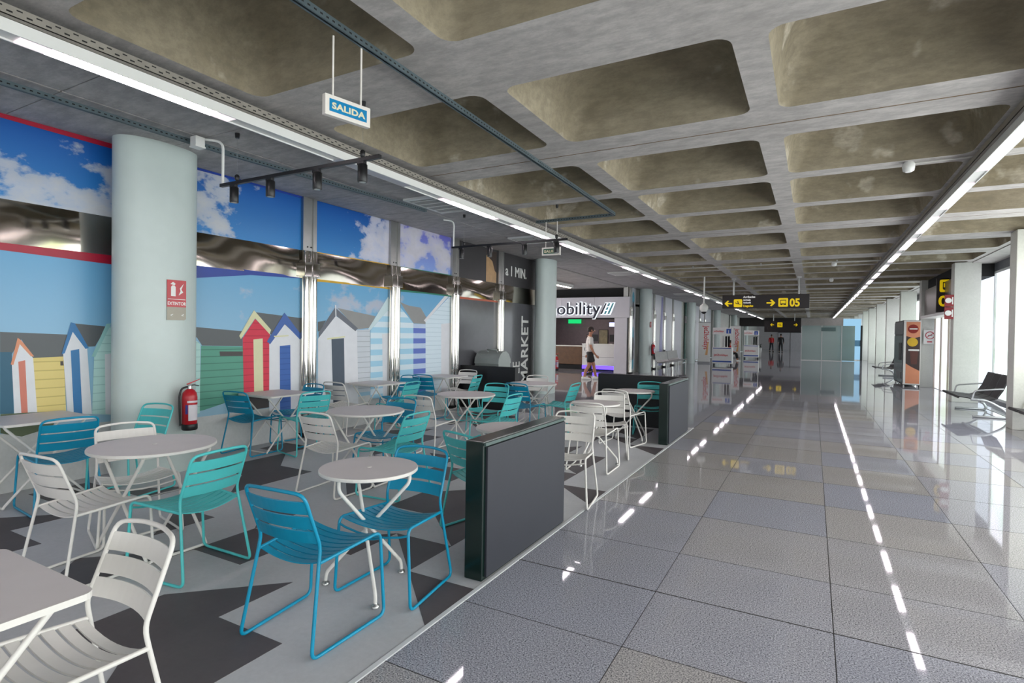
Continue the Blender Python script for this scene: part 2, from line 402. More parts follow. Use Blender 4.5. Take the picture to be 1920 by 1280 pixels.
# ---- right wall: pillars, windows, sill
PY = [13.42+5.05*n for n in range(-4, 14)]
pl = MB(); pl.bbox(0, .55, -.2, .2, 0, ZC, .012); pil_me = pl.mesh('pillar', pillar_m)
px_ = 0
for y in PY:
    if y < 12: lab = 'pale concrete pillar on the window side behind the camera'
    else: px_ += 1; lab = ['pale concrete pillar at the right edge of the picture', 'pale concrete pillar between the bus exit and the near bench', 'pale pink pillar bearing the no smoking notice', 'pale pillar rising behind the vending machine'][px_-1] if px_ < 5 else 'pale concrete pillar far along the right windows'
    o = struct(link('pillar', pil_me, None, (3.22, y, 0))); o['label'] = lab
b = MB(); b.box(4.1, 4.3, Y0, YEND, ZC-.25, ZC+.3); b.box(4.1, 4.3, Y0, YEND, 0, .12); wr = struct(b.build('wall_right', paint('dark_sill', (96, 98, 104), .5)))
wn = 0; pane_me = {}
fr_me = None
for k in range(len(PY)-1):
    a, c = PY[k], PY[k+1]; wn += 1
    if 18 < a < 19: continue
    o = struct(empty('window_%d' % wn, (4.12, (a+c)/2, 0)))
    near = c < 14.5
    if near not in pane_me:
        m = MB(); m.box(-.01, .01, -2.5, 2.5, .12, ZC-.25); pane_me[near] = m.mesh('pane', clear_m if near else frost_m)
    link('pane', pane_me[near], o)
    if fr_me is None:
        m = MB(); 
        for yy in (-2.525, 2.475): m.box(-.05, .03, yy, yy+.05, .12, ZC-.25)
        m.box(-.05, .03, -2.5, 2.5, .12, .18); m.box(-.05, .03, -2.5, 2.5, ZC-.31, ZC-.25); fr_me = m.mesh('window_frame', paint('window_frame', (200, 202, 200), .4))
    link('window_frame', fr_me, o)

# ================================================================== WINDOW WALL: columns, mullions, murals
def stadium(a, bb, n=10):
    """oval column plan, half widths a (x), bb (y)"""
    out = []
    for k in range(4*n):
        t = 2*PI*k/(4*n); c, s_ = math.cos(t), math.sin(t)
        out.append((math.copysign(abs(c)**.92*a, c), math.copysign(abs(s_)**.92*bb, s_)))
    return out
def column(y, label, z1=ZC):
    p = stadium(.25, .43); m = MB(); n = len(p)
    vs = [(x, yy, z) for z in (0, z1) for x, yy in p]
    m.add(vs, [(k, (k+1) % n, n+(k+1) % n, n+k) for k in range(n)], 0, True); m.add(vs[:n], [list(range(n))[::-1]]); m.add(vs[n:], [list(range(n))])
    o = struct(m.build('column', column_m, None, (-6.50, y, 0))); o['label'] = label
column(3.54, 'pale green oval column with the red extinguisher beside the murals')
column(13.83, 'pale green oval column between the dark market panel and the shop')
for i, lab in enumerate(['pale column with a red extinguisher beside the metal bench', 'pale column left of the upright red banner', 'pale column behind the first white kiosk', 'far pale column behind the second white kiosk', 'farthest pale column on the left']):
    column(24.2+10.3*i, lab)
mm = MB()
mm.box(0, .05, -.14, .14, 0, 2.84); mm.tube([(.055, -.075, 0), (.055, -.075, 2.83)], .05, 10); mm.tube([(.055, .075, 0), (.055, .075, 2.83)], .05, 10); mm.tube([(.085, 0, 0), (.085, 0, 2.83)], .035, 10)
mu_low = mm.mesh('post', chrome)
mm = MB(); mm.box(0, .05, -.13, -.06, 2.84, ZC); mm.box(0, .05, .06, .13, 2.84, ZC); mm.box(0, .03, -.06, .06, 2.84, ZC); mu_up = mm.mesh('upper_post', steel)
mm = MB(); mm.bbox(0, .115, -.145, .145, 2.44, 2.66, .01); mu_cl = mm.mesh('clamp', chrome)
mm = MB(); mm.bbox(0, .13, -.15, .15, 0, .06, .008); mu_ft = mm.mesh('foot', gap_m)
mm = MB(); mm.lathe([(.012, 0), (.012, .012)], (0, 0, 0), 8, rot=Matrix.Rotation(PI/2, 3, 'Y')); bolt_me = mm.mesh('bolt', black_m)
MULL = [2.02, 3.99, 5.96, 7.93, 9.89, 11.87]; MFAR = [22.95, 24.9, 26.9, 29, 31, 35.2, 37.2, 39.2, 41.2]
names = ['beside the left edge of the picture', 'hidden behind the near oval column', 'between the blue-white hut and the white hut with a grey door', 'between the striped hut prints', 'between the last hut print and the dark panel', 'left of the dark market panel',
         'at the corner of the shop front', 'left of the shop name panel', 'right of the shop name panel']
for i, y in enumerate(MULL+MFAR):
    o = empty('window_mullion', (XW, y, 0), 0, 'polished steel window mullion ' + (names[i] if i < 9 else 'past the shop name panel, number %s from it' % ['one', 'two', 'three', 'four', 'five', 'six'][i-9]), 'mullion', 'steel mullions of the left window wall')
    link('post', mu_low, o); link('upper_post', mu_up, o); link('clamp', mu_cl, o); link('foot', mu_ft, o)
    for s_ in (-.035, .035): link('bolt', bolt_me, o, (.03, s_, 2.90))

def face_poly(m, pts, x, mi):
    """flat printed shape on the panel, pts = (y, z)"""
    a = sum(pts[t][0]*pts[(t+1) % len(pts)][1]-pts[(t+1) % len(pts)][0]*pts[t][1] for t in range(len(pts)))
    if a < 0: pts = pts[::-1]
    m.add([(x, p[0], p[1]) for p in pts], [list(range(len(pts)))], mi)
def pp(pts, o=(0, 0), s=1.0):
    return [tuple(onx(o[0]+x/s, o[1]+y/s, XW+.006))[1:] for x, y in pts]
PC = {'white': (228, 230, 234), 'cream': (224, 222, 178), 'roof': (92, 96, 98), 'rooft': (150, 150, 148), 'dblue': (38, 96, 122), 'orange': (226, 150, 112), 'coral': (214, 126, 106),
      'blue': (52, 122, 178), 'blue2': (62, 100, 172), 'slate': (108, 112, 122), 'ddoor': (76, 88, 102), 'slot': (66, 58, 58), 'mintt': (160, 210, 206), 'pale': (208, 230, 234), 'bush': (96, 108, 78), 'dark': (70, 62, 62)}
PR = {k: paint('print_'+k, v, .45, .03) for k, v in PC.items()}
PR['yellowb'] = boards('print_yellow_boards', (228, 208, 132), (196, 176, 104)); PR['mintb'] = boards('print_mint_boards', (186, 222, 216), (160, 200, 196))
PR['greenb'] = boards('print_green_boards', (92, 160, 138), (64, 122, 106)); PR['redb'] = boards('print_red_boards', (216, 54, 78), (184, 36, 60))
PR['whiteb'] = boards('print_white_boards', (206, 212, 218), (166, 174, 180)); PR['paleb'] = boards('print_pale_boards', (216, 232, 240), (190, 210, 220))
PR['stripe'] = boards('print_sky_stripes', (222, 234, 240), (164, 210, 232), .2, .5); PR['stripeb'] = boards('print_blue_stripes', (196, 214, 234), (98, 118, 194), .2, .5)
PR['bluedoor'] = boards('print_blue_door', (62, 104, 176), (44, 84, 152), .08, .1)
RED, BLU, YEL, GRN = (178, 18, 52), (24, 62, 160), (226, 176, 40), (30, 124, 98)
def mural(ya, yb, z0, z1, skym, label, border, huts=(), sag=0.0, top=True, sagb=0.0):
    o = empty('mural_panel', (XW, (ya+yb)/2, 0), 0, label, 'mural', 'printed panels of the window wall')
    c = (ya+yb)/2
    m = MB(); m.box(-.02, .004, ya-c, yb-c, z0, z1); m.build('sky_print', skym, o)
    if border:
        bm_ = paint('border_%d_%d_%d' % border, border, .4)
        m = MB()
        if top: m.prism([(0, ya-c, z1), (0, yb-c, z1), (0, yb-c, z1-.03-sagb), (0, 0, z1-.024-sag*.25-sagb*.4), (0, ya-c, z1-.03-sag)], (.012, 0, 0))
        else: m.prism([(0, ya-c, z0), (0, yb-c, z0), (0, yb-c, z0+.016), (0, ya-c, z0+.012)], (.012, 0, 0))
        m.build('border_strip', bm_, o)
    d = 0
    for hn, polys in huts:
        m = MB(); ms = []
        for key, pts in polys:
            if PR[key] not in ms: ms.append(PR[key])
            face_poly(m, [(q[0]-c, q[1]) for q in pts], .0055+.0006*d, ms.index(PR[key])); d += 1
        m.build(hn, ms, o)
    return o
L0 = [('hut_print', [('roof', pp([(0, 622), (128, 627), (119, 669), (62, 671), (40, 636), (22, 664), (0, 662)])), ('dblue', pp([(0, 660), (22, 660), (26, 775), (0, 776)]))]),
      ('hut_print', [('yellowb', pp([(60, 671), (120, 668), (124, 775), (66, 776)])), ('white', pp([(22, 682), (38, 638), (62, 671), (70, 776), (27, 776)])),
                     ('orange', pp([(20, 683), (33, 633), (40, 638), (64, 668), (58, 668), (37, 645), (25, 684)])), ('coral', pp([(34, 678), (47, 675), (52, 776), (40, 776)])), ('slot', pp([(113, 677), (118, 677), (119, 685), (113, 685)]))]),
      ('hut_print', [('roof', pp([(137, 606), (200, 612), (178, 649), (160, 650)])), ('white', pp([(118, 663), (136, 614), (163, 652), (172, 776), (126, 776)])),
                     ('blue', pp([(115, 664), (133, 604), (140, 606), (166, 652), (160, 654), (136, 622), (121, 662)])), ('blue', pp([(132, 657), (148, 654), (154, 776), (138, 776)]))]),
      ('hut_print', [('mintb', pp([(176, 668), (204, 612), (225, 612), (225, 778), (172, 776)])), ('mintt', pp([(171, 668), (199, 607), (208, 606), (178, 669)])), ('white', pp([(196, 664), (225, 660), (225, 778), (197, 776)]))]),
      ('bush_print', [('bush', pp([(0, 776), (110, 770), (98, 800), (40, 818), (0, 812)]))])]
q1 = lambda pts: pp(pts, (360, 540), 5.82)
L1 = [('hut_print', [('roof', q1([(-60, 415), (550, 470), (552, 632), (110, 626), (55, 540), (-60, 480)])), ('greenb', q1([(100, 628), (556, 636), (572, 1180), (130, 1330), (80, 1340)])), ('slot', q1([(300, 690), (552, 690), (552, 740), (305, 740)])), ('mintb', q1([(-60, 480), (92, 612), (84, 1370), (-60, 1370)]))]),
      ('hut_print', [('roof', q1([(690, 262), (1215, 330), (1215, 600), (850, 500)])), ('redb', q1([(688, 335), (850, 500), (838, 1240), (566, 1240), (552, 545)])), ('cream', q1([(675, 240), (862, 455), (846, 502), (688, 330), (532, 556), (514, 520)])), ('cream', q1([(668, 560), (770, 548), (778, 1240), (678, 1240)])), ('dark', q1([(570, 1180), (838, 1170), (838, 1300), (640, 1330), (575, 1270)]))]),
      ('hut_print', [('white', q1([(1010, 395), (1190, 565), (1215, 600), (1215, 1400), (840, 1400), (840, 600), (890, 540)])), ('blue2', q1([(1008, 268), (1198, 520), (1186, 572), (1012, 390), (850, 612), (815, 582)])), ('bluedoor', q1([(955, 630), (1070, 620), (1076, 1420), (958, 1420)])), ('cream', q1([(890, 520), (1050, 512), (1050, 524), (895, 536)]))])]
q2 = lambda pts: pp(pts, (580, 380), 3.764)
L2 = [('hut_print', [('roof', q2([(60, 840), (118, 830), (80, 900), (60, 910)])), ('rooft', q2([(198, 742), (466, 800), (432, 882), (338, 892)])), ('whiteb', q2([(330, 898), (428, 893), (432, 1330), (342, 1340)])), ('white', q2([(185, 798), (336, 900), (346, 1420), (60, 1420), (60, 960)])),
                     ('slate', q2([(182, 738), (342, 886), (325, 906), (188, 796), (66, 952), (66, 915)])), ('white', q2([(180, 722), (188, 722), (191, 800), (183, 800)])), ('ddoor', q2([(155, 962), (244, 955), (250, 1420), (168, 1420)])), ('cream', q2([(125, 955), (250, 940), (250, 950), (125, 966)]))]),
      ('hut_print', [('stripe', q2([(430, 900), (572, 738), (590, 738), (590, 1380), (430, 1380)])), ('pale', q2([(414, 890), (566, 645), (590, 640), (590, 730), (572, 738), (430, 898)])), ('white', q2([(512, 926), (590, 918), (590, 1400), (518, 1400)]))])]
L3 = [('hut_print', [('rooft', q2([(640, 700), (700, 725), (786, 740), (828, 812), (820, 856), (736, 850)])), ('stripe', q2([(640, 735), (736, 852), (736, 1340), (640, 1340)])), ('stripeb', q2([(734, 854), (822, 856), (822, 1330), (734, 1340)]))]),
      ('hut_print', [('paleb', q2([(820, 840), (1000, 650), (1030, 650), (1030, 1330), (820, 1330)])), ('white', q2([(808, 830), (962, 650), (992, 650), (820, 842)])), ('white', q2([(930, 855), (1030, 843), (1030, 1330), (930, 1330)]))])]
low = lambda nm, sd, c: skyprint(nm, (98, 164, 206), (156, 194, 214), (206, 208, 220), .6, 2.42, 0, .02, c, 1.5, sd)
up_ = lambda nm, a, b_, c, sd, cloud=(212, 216, 222): skyprint(nm, (4, 80, 162), (48, 130, 196), cloud, 2.84, 3.65, a, b_, c, 2.6, sd)
mural(-.2, 3.86, 2.84, ZC, up_('sky_print_a', 0, -.34, .17, 3.1), 'deep blue sky print with low white clouds left of the oval column', RED, sagb=.03)
mural(-.2, 3.86, .58, 2.42, low('sky_print_b', 5, -.16), 'beach hut print with yellow and blue-trimmed huts left of the oval column', RED, L0, sagb=.085)
mural(4.12, 5.83, 2.84, ZC, up_('sky_print_c', -.22, .05, 1.02, 9.4), 'deep blue sky print with one cloud right of the oval column', BLU)
mural(4.12, 5.83, .5, 2.44, low('sky_print_d', 11, -.10), 'beach hut print with green, red and blue-trimmed huts', BLU, L1, sag=.16)
mural(6.09, 7.80, 2.84, ZC, up_('sky_print_e', .30, -.05, -2.06, 4.2, (226, 226, 240)), 'blue sky print clouded on its right side', YEL, top=False)
mural(6.09, 7.80, .5, 2.43, low('sky_print_f', 17, -.02), 'beach hut print with a white hut with a dark door and a striped hut', YEL, L2, sag=.01)
mural(8.06, 9.76, 2.84, ZC, skyprint('sky_print_g', (112, 110, 200), (130, 160, 220), (222, 220, 232), 2.84, 3.65, 0, 0, .10, 2.2, 2.0), 'pale violet cloud print between steel mullions', GRN, top=False)
mural(8.06, 9.76, .5, 2.42, low('sky_print_h', 23, -.1), 'beach hut print with a blue striped hut and a white hut', GRN, L3, sag=.01)
dk = paint('dark_print', (62, 60, 62), .35, .06); dk2 = paint('dark_glass_print', (92, 92, 96), .16, .05)
def dark_panel(ya, yb, z0, z1, mat, label):
    o = empty('advert_panel', (XW, (ya+yb)/2, 0), 0, label, 'advert', 'printed panels of the window wall'); m = MB(); c = (ya+yb)/2
    m.box(-.02, .004, ya-c, yb-c, z0, z1); m.build('panel', mat, o); return o, c
o, c = dark_panel(10.03, 11.73, 2.84, ZC, dk, 'dark advert panel with a strip of a tan face at its right')
m = MB(); face_poly(m, [(11.22-c, 2.85), (11.70-c, 2.85), (11.70-c, 3.60), (11.22-c, 3.60)], .006, 0); m.build('portrait_print', paint('tan_print', (206, 166, 120), .4, .12), o)
m = MB(); face_poly(m, [(11.50-c, 3.60), (11.70-c, 3.60), (11.70-c, 3.10), (11.62-c, 3.14), (11.50-c, 3.36), (11.22-c, 3.48), (11.22-c, 3.60)], .007, 0); m.build('hair_print', paint('hair_print', (66, 52, 46), .4), o)
o, c = dark_panel(12.01, 13.9, 2.84, ZC, dk, 'dark advert panel lettered a 1 MIN in white')
text('a 1 MIN.', .36, white_plastic, o, (.006, 12.16-c, 3.10), (0, 1, 0), (0, 0, 1), .002, .006, sx=.92)
o, c = dark_panel(10.03, 11.73, .1, 2.42, dk2, 'dark grey glossy panel behind the grey bin'); m = MB(); m.prism([(0, 10.03-c, 2.42), (0, 11.73-c, 2.42), (0, 11.73-c, 2.38), (0, 10.03-c, 2.37)], (.012, 0, 0)); m.build('border_strip', paint('border_orange', (196, 100, 70), .4), o)
o, c = dark_panel(12.01, 13.9, .1, 2.44, dk2, 'dark grey panel with the upright white word MARKET')
text('MARKET', .56, white_plastic, o, (.006, 13.46-c, .26), (0, 0, 1), (0, -1, 0), .002, .010, sx=.86)
text('LE', .56, white_plastic, o, (.006, 12.99-c, .55), (0, 0, 1), (0, -1, 0), .002, 0, sx=.62)
# stainless band between the two rows of prints: each length bows a little
for i, (ya, yb) in enumerate([(-.2, 3.86), (4.12, 5.83), (6.09, 7.80), (8.06, 9.76), (10.03, 11.73), (12.01, 13.9)]):
    m = MB(); nY, nZ = 14, 8; vs = []
    for a in range(nY+1):
        for b_ in range(nZ+1):
            y = ya+(yb-ya)*a/nY; v = b_/nZ; bow = .0032*math.sin(PI*v)*(1+.7*math.sin(2.1*y+i))+.0018*math.sin(4.3*y+4*v+i)
            vs.append((XW+.012+bow, y, 2.42+.42*v))
    m.add(vs, [(a*(nZ+1)+b_, (a+1)*(nZ+1)+b_, (a+1)*(nZ+1)+b_+1, a*(nZ+1)+b_+1) for a in range(nY) for b_ in range(nZ)], 0, True)
    m.box(XW-.02, XW+.004, ya, yb, 2.42, 2.84)
    o = m.build('steel_band', paint('satin_steel', (184, 176, 166), .07, .03, metal=1)); struct(o); o['label'] = 'wavy mirror steel band between the upper and lower prints'

# ================================================================== CAFE FURNITURE
def make_chair_parts(mat):
    parts = []
    for s_ in (-1, 1):
        m = MB(); SJ = (s_*.212, -.187, .445)
        m.tube(fillet([SJ, (s_*.247, -.268, .011), (s_*.277, .258, .011), (s_*.250, .250, .478), (s_*.214, -.183, .452)], .045, 5), .0095, 8)
        parts.append(('side_frame', m.mesh('side_frame', mat)))
    m = MB()
    hoop = [(-.212, -.187, .445), (-.207, -.172, .53), (-.203, -.282, .818), (-.07, -.312, .832), (.07, -.312, .832), (.203, -.282, .818), (.207, -.172, .53), (.212, -.187, .445)]
    m.tube(fillet(hoop, .05, 4), .0095, 8); parts.append(('back_hoop', m.mesh('back_hoop', mat)))
    def slat(fn, a, b_, n=9, th=.0035):
        m = MB(); vs = []
        for k in range(n+1):
            u = -1+2*k/n; p, q = Vector(fn(u, a)), Vector(fn(u, b_)); t = Vector(fn(min(1, u+.05), a))-Vector(fn(max(-1, u-.05), a)); nn = t.cross(q-p).normalized()*th
            vs += [p-nn, q-nn, q+nn, p+nn]
        fs = [(k*4+i, k*4+(i+1) % 4, (k+1)*4+(i+1) % 4, (k+1)*4+i) for k in range(n) for i in range(4)]
        m.add(vs, fs, 0); m.add(vs[:4], [(3, 2, 1, 0)]); m.add(vs[-4:], [(0, 1, 2, 3)]); return m
    def back(u, t): return (u*(.206-.003*t), -.172-.110*t-.034*(1-u*u), .53+.288*t)
    for k in range(3):
        t0 = .06+.285*k; parts.append(('back_slat', slat(back, t0, t0+.236).mesh('back_slat', mat)))
    def seat(u, t): w = .212+.036*t; return (u*w, -.175+.42*t, .452+.024*t-.036*(1-u*u))
    for k in range(8):
        t0 = .01+.124*k; parts.append(('seat_slat', slat(seat, t0, t0+.097).mesh('seat_slat', mat)))
    m = MB(); m.tube([(-.252, .25, .44), (-.20, .255, .425), (-.1, .258, .408), (0, .259, .402), (.1, .258, .408), (.20, .255, .425), (.252, .25, .44)], .007, 8); parts.append(('front_rail', m.mesh('front_rail', mat)))
    return parts
CH = {'white': make_chair_parts(white_paint), 'blue': make_chair_parts(blue_paint), 'teal': make_chair_parts(teal_paint)}
def chair(col, bx, by, deg, label):
    a = math.radians(deg); x = bx+.285*math.cos(a); y = by+.285*math.sin(a)
    o = empty('cafe_chair', (x, y, .0015), a-PI/2, label, 'chair', 'slatted metal cafe chairs')
    for nm, me in CH[col]: link(nm, me, o)
CHAIRS = [
 ('white', -2.32, 1.23, -90, 'white slatted chair pushed up to the square table in the near left corner'),
 ('white', -4.18, 1.58, 95, 'white slatted chair on the camera side of the nearest big round table'),
 ('blue', -5.66, 2.38, 171, 'blue slatted chair at the square table left of the oval column'),
 ('white', -4.97, 2.47, -15, 'white slatted chair on the wall side of the nearest big round table'),
 ('teal', -5.98, 3.29, -78, 'teal slatted chair standing against the near oval column'),
 ('teal', -3.40, 2.27, 184, 'teal slatted chair on the corridor side of the nearest big round table'),
 ('blue', -2.36, 1.85, 94, 'blue slatted chair nearest the camera, before the first small round table'),
 ('blue', -2.33, 3.02, -85, 'blue slatted chair behind the first small round table'),
 ('teal', -2.45, 3.62, 72, 'teal slatted chair partly hidden by the near black divider'),
 ('blue', -6.45, 4.47, 98, 'blue slatted chair in front of the green hut print'),
 ('teal', -5.64, 5.07, 164, 'teal slatted chair at the square table under the red hut'),
 ('white', -4.22, 3.76, 93, 'white slatted chair on the camera side of the second big round table'),
 ('blue', -6.45, 5.76, -90, 'blue slatted chair below the first full steel mullion'),
 ('white', -6.48, 6.15, 94, 'white slatted chair before the dark hut door print'),
 ('blue', -4.27, 5.13, -86, 'blue slatted chair on the far side of the second big round table'),
 ('white', -4.32, 5.47, 94, 'white slatted chair on the camera side of the third big round table'),
 ('teal', -3.39, 4.32, 181, 'teal slatted chair on the corridor side of the second big round table'),
 ('teal', -5.58, 6.97, 183, 'teal slatted chair at the square table under the white hut'),
 ('blue', -6.43, 7.95, -88, 'blue slatted chair below the second steel mullion, facing the camera'),
 ('blue', -6.38, 8.22, 98, 'blue slatted chair before the striped hut print, facing away'),
 ('white', -6.45, 9.90, -78, 'white slatted chair before the black divider by the grey bin'),
 ('teal', -5.48, 8.75, 188, 'teal slatted chair seen edge-on at the farthest square table'),
 ('teal', -4.34, 7.50, -84, 'teal slatted chair on the far side of the third big round table'),
 ('teal', -3.40, 6.35, 178, 'teal slatted chair on the corridor side of the third big round table'),
 ('blue', -4.14, 7.74, 88, 'blue slatted chair on the camera side of the farthest big round table'),
 ('white', -4.58, 9.44, -74, 'white slatted chair on the far side of the farthest big round table'),
 ('teal', -3.36, 8.36, 180, 'teal slatted chair on the corridor side of the farthest big round table'),
 ('white', -2.12, 5.27, -84, 'white slatted chair just past the near black divider, facing the camera'),
 ('white', -2.30, 6.05, 95, 'white slatted chair facing away before the third small round table'),
 ('white', -2.47, 7.38, -74, 'white slatted chair on the far side of the third small round table'),
 ('white', -2.52, 7.74, 82, 'white slatted chair on the camera side of the last small round table'),
 ('teal', -2.42, 9.38, -74, 'teal slatted chair in the corner of the far black divider')]
for c in CHAIRS: chair(*c)

TZ = .762
def tab_edge(m, mi):
    return m
top_round, top_small = MB(), MB()
for m, r in ((top_round, .41), (top_small, .305)):
    m.lathe([(r-.004, -.022), (r, -.018), (r, -.004), (r-.003, 0)], (0, 0, TZ), 48, 1, smooth=False); m.lathe([(.02, .0005), (r-.003, .001)], (0, 0, TZ), 48, 0, smooth=False)
    m.lathe([(.016, .0), (.016, .003)], (0, 0, TZ), 12, 1, smooth=False)
tops = {'round': top_round.mesh('tabletop', [tabletop_m, white_paint]), 'small': top_small.mesh('tabletop', [tabletop_m, white_paint])}
m = MB(); q = rrect(.35, .35, .04, 5); n_ = len(q)
m.prism([(x, y, TZ-.022) for x, y in q], (0, 0, .022), 1); q2_ = rrect(.347, .347, .038, 5); m.add([(x, y, TZ+.0008) for x, y in q2_], [list(range(n_))], 0)
tops['square'] = m.mesh('tabletop', [tabletop_m, white_paint])
def leg_set(h):
    out = []
    for s_ in (-1, 1):
        for xx, dy in ((.235, 1), (.21, -1)):
            m = MB(); m.tube([(s_*xx, -dy*h, TZ-.03), (s_*xx, -dy*h*.97, TZ-.05), (s_*xx, dy*h*.97, .03), (s_*xx, dy*h, .012)], .0115, 8); out.append(('leg', m.mesh('leg', white_paint)))
    for xx, dy in ((.235, 1), (.21, -1)):
        m = MB(); m.tube([(-xx, dy*h, .012), (xx, dy*h, .012)], .0105, 8); out.append(('foot_bar', m.mesh('foot_bar', white_paint)))
        m = MB(); m.tube([(-xx, -dy*h, TZ-.03), (xx, -dy*h, TZ-.03)], .009, 8); out.append(('top_bar', m.mesh('top_bar', white_paint)))
    m = MB(); m.tube([(-.245, 0, TZ/2), (.245, 0, TZ/2)], .006, 8); out.append(('hinge_rod', m.mesh('hinge_rod', steel)))
    return out
LEGS = {'round': leg_set(.30), 'square': leg_set(.31)}
tri = []
for k in range(3):
    a = 2*PI*k/3; t = Vector((math.cos(a), math.sin(a), 0)); side = Vector((-t.y, t.x, 0))*.02
    m = MB(); m.tube(fillet([t*.255+side+Vector((0, 0, TZ-.022)), t*.255+side+Vector((0, 0, TZ-.095)), -t*.275+side+Vector((0, 0, .075)), -t*.28+side+Vector((0, 0, .02))], .03, 4), .0115, 8)
    f = MB(); f.lathe([(.010, .03), (.012, .018), (.024, .012), (.025, 0)], -t*.28+side, 14); tri.append((m.mesh('leg', white_paint), f.mesh('foot', steel)))
def table(kind, x, y, rz, label, base='fold'):
    o = empty('cafe_table', (x, y, .0015), math.radians(rz), label, 'table', {'round': 'big round cafe tables', 'small': 'small round cafe tables', 'square': 'square cafe tables'}[kind])
    link('tabletop', tops[kind], o)
    if kind == 'small':
        for a, f in tri: l = link('leg', a, o); link('foot', f, l)
    else:
        for nm, me in LEGS[kind]: link(nm, me, o)
for x, y, rz, lab in [(-4.27, 2.32, 90, 'biggest looking round table, beside the white chairs at left'), (-4.27, 4.53, 92, 'round table second from the camera in the middle row'), (-4.27, 6.51, 88, 'round table third from the camera in the middle row'), (-4.27, 8.62, 90, 'farthest round table of the middle row, before the second oval column')]:
    table('round', x, y, rz, lab)
for x, y, rz, lab in [(-2.45, 2.63, 26, 'small round tripod table nearest the camera, between two blue chairs'), (-2.43, 4.43, 100, 'small round table mostly hidden behind the near black divider'), (-2.40, 6.64, 75, 'small round table between white chairs past the near divider'), (-2.42, 8.46, 15, 'small round table before the far black divider')]:
    table('small', x, y, rz, lab)
for x, y, rz, lab in [(-2.385, .58, 0, 'square table cut off in the near left corner'), (-6.43, 2.42, 0, 'square table at the left edge under the yellow hut'), (-6.43, 5.09, 0, 'square table under the red hut print'), (-6.43, 7.07, 0, 'square table under the white hut print'), (-6.43, 9.0, 0, 'square table farthest along the wall under the last hut')]:
    table('square', x, y, rz, lab)
# ---- low black dividers
def divider(x0, x1, y0, y1, label, face='x'):
    cx, cy = (x0+x1)/2, (y0+y1)/2; o = empty('cafe_divider', (cx, cy, .0015), 0, label, 'divider', 'low dark dividers')
    hx, hy = (x1-x0)/2, (y1-y0)/2; m = MB(); m.bbox(-hx, hx-.012, -hy, hy, 0, .912, .008); m.build('body', green_black if face == 'x' else black_m, o)
    m = MB()
    if face == 'x': m.bbox(hx-.014, hx+.004, -hy+.035, hy-.02, .02, .875, .003)
    else: m.bbox(-hx+.03, hx-.05, -hy-.004, -hy+.004, .02, .875, .003)
    m.build('face_panel', slate_m if face == 'x' else black_m, o)
    m = MB(); 
    if face == 'x': m.box(hx-.012, hx+.003, -hy+.01, hy-.01, .885, .905)
    else: m.box(-hx+.01, hx-.01, -hy-.003, -hy+.01, .885, .905)
    m.build('top_trim', paint('trim_grey_green', (78, 98, 94), .3) if face == 'x' else black_m, o)
divider(-1.998, -1.852, 3.05, 4.38, 'black-green divider with slate face nearest the camera')
divider(-1.998, -1.852, 8.26, 9.68, 'dark divider with slate face farther along the vinyl edge')
divider(-3.47, -1.86, 9.70, 9.84, 'black divider across the end of the seating, right side', 'y')
divider(-6.80, -5.42, 10.12, 10.26, 'black divider across the end of the seating, left of the gap', 'y')
# grey lidded bin behind the left divider
o = empty('storage_bin', (-6.38, 10.85, 0), 0, 'grey plastic wheeled bin with domed lid behind the left divider', 'bin')
bin_m = paint('grey_plastic', (160, 168, 164), .35, .05)
m = MB(); m.prism([(-.5, -.3, 0), (-.5, .3, 0), (-.55, .33, .98), (-.55, -.33, .98)], (1.0, 0, 0)); m.build('body', bin_m, o)
m = MB(); m.add([(x, yy, z) for x in (-.55, .46) for yy, z in ((-.36, .98), (-.34, 1.1), (-.24, 1.2), (-.1, 1.26), (.08, 1.27), (.24, 1.2), (.34, 1.08), (.36, .98))], [(k, k+1, k+9, k+8) for k in range(7)]+[(7, 6, 5, 4, 3, 2, 1, 0), tuple(range(8, 16)), (0, 8, 15, 7)], 0, False); m.build('lid', bin_m, o)
m = MB(); m.tube([(-.1, -.2, 1.25), (-.1, -.25, 1.3), (.3, -.25, 1.3), (.3, -.2, 1.25)], .018, 8); m.build('handle', bin_m, o)
for s_ in (-.4, .4):
    m = MB(); m.lathe([(.09, -.025), (.09, .025)], (s_, .32, .09), 16, rot=Matrix.Rotation(PI/2, 3, 'Y')); m.build('wheel', black_m, o)
o.scale = (.62, .8, .96)

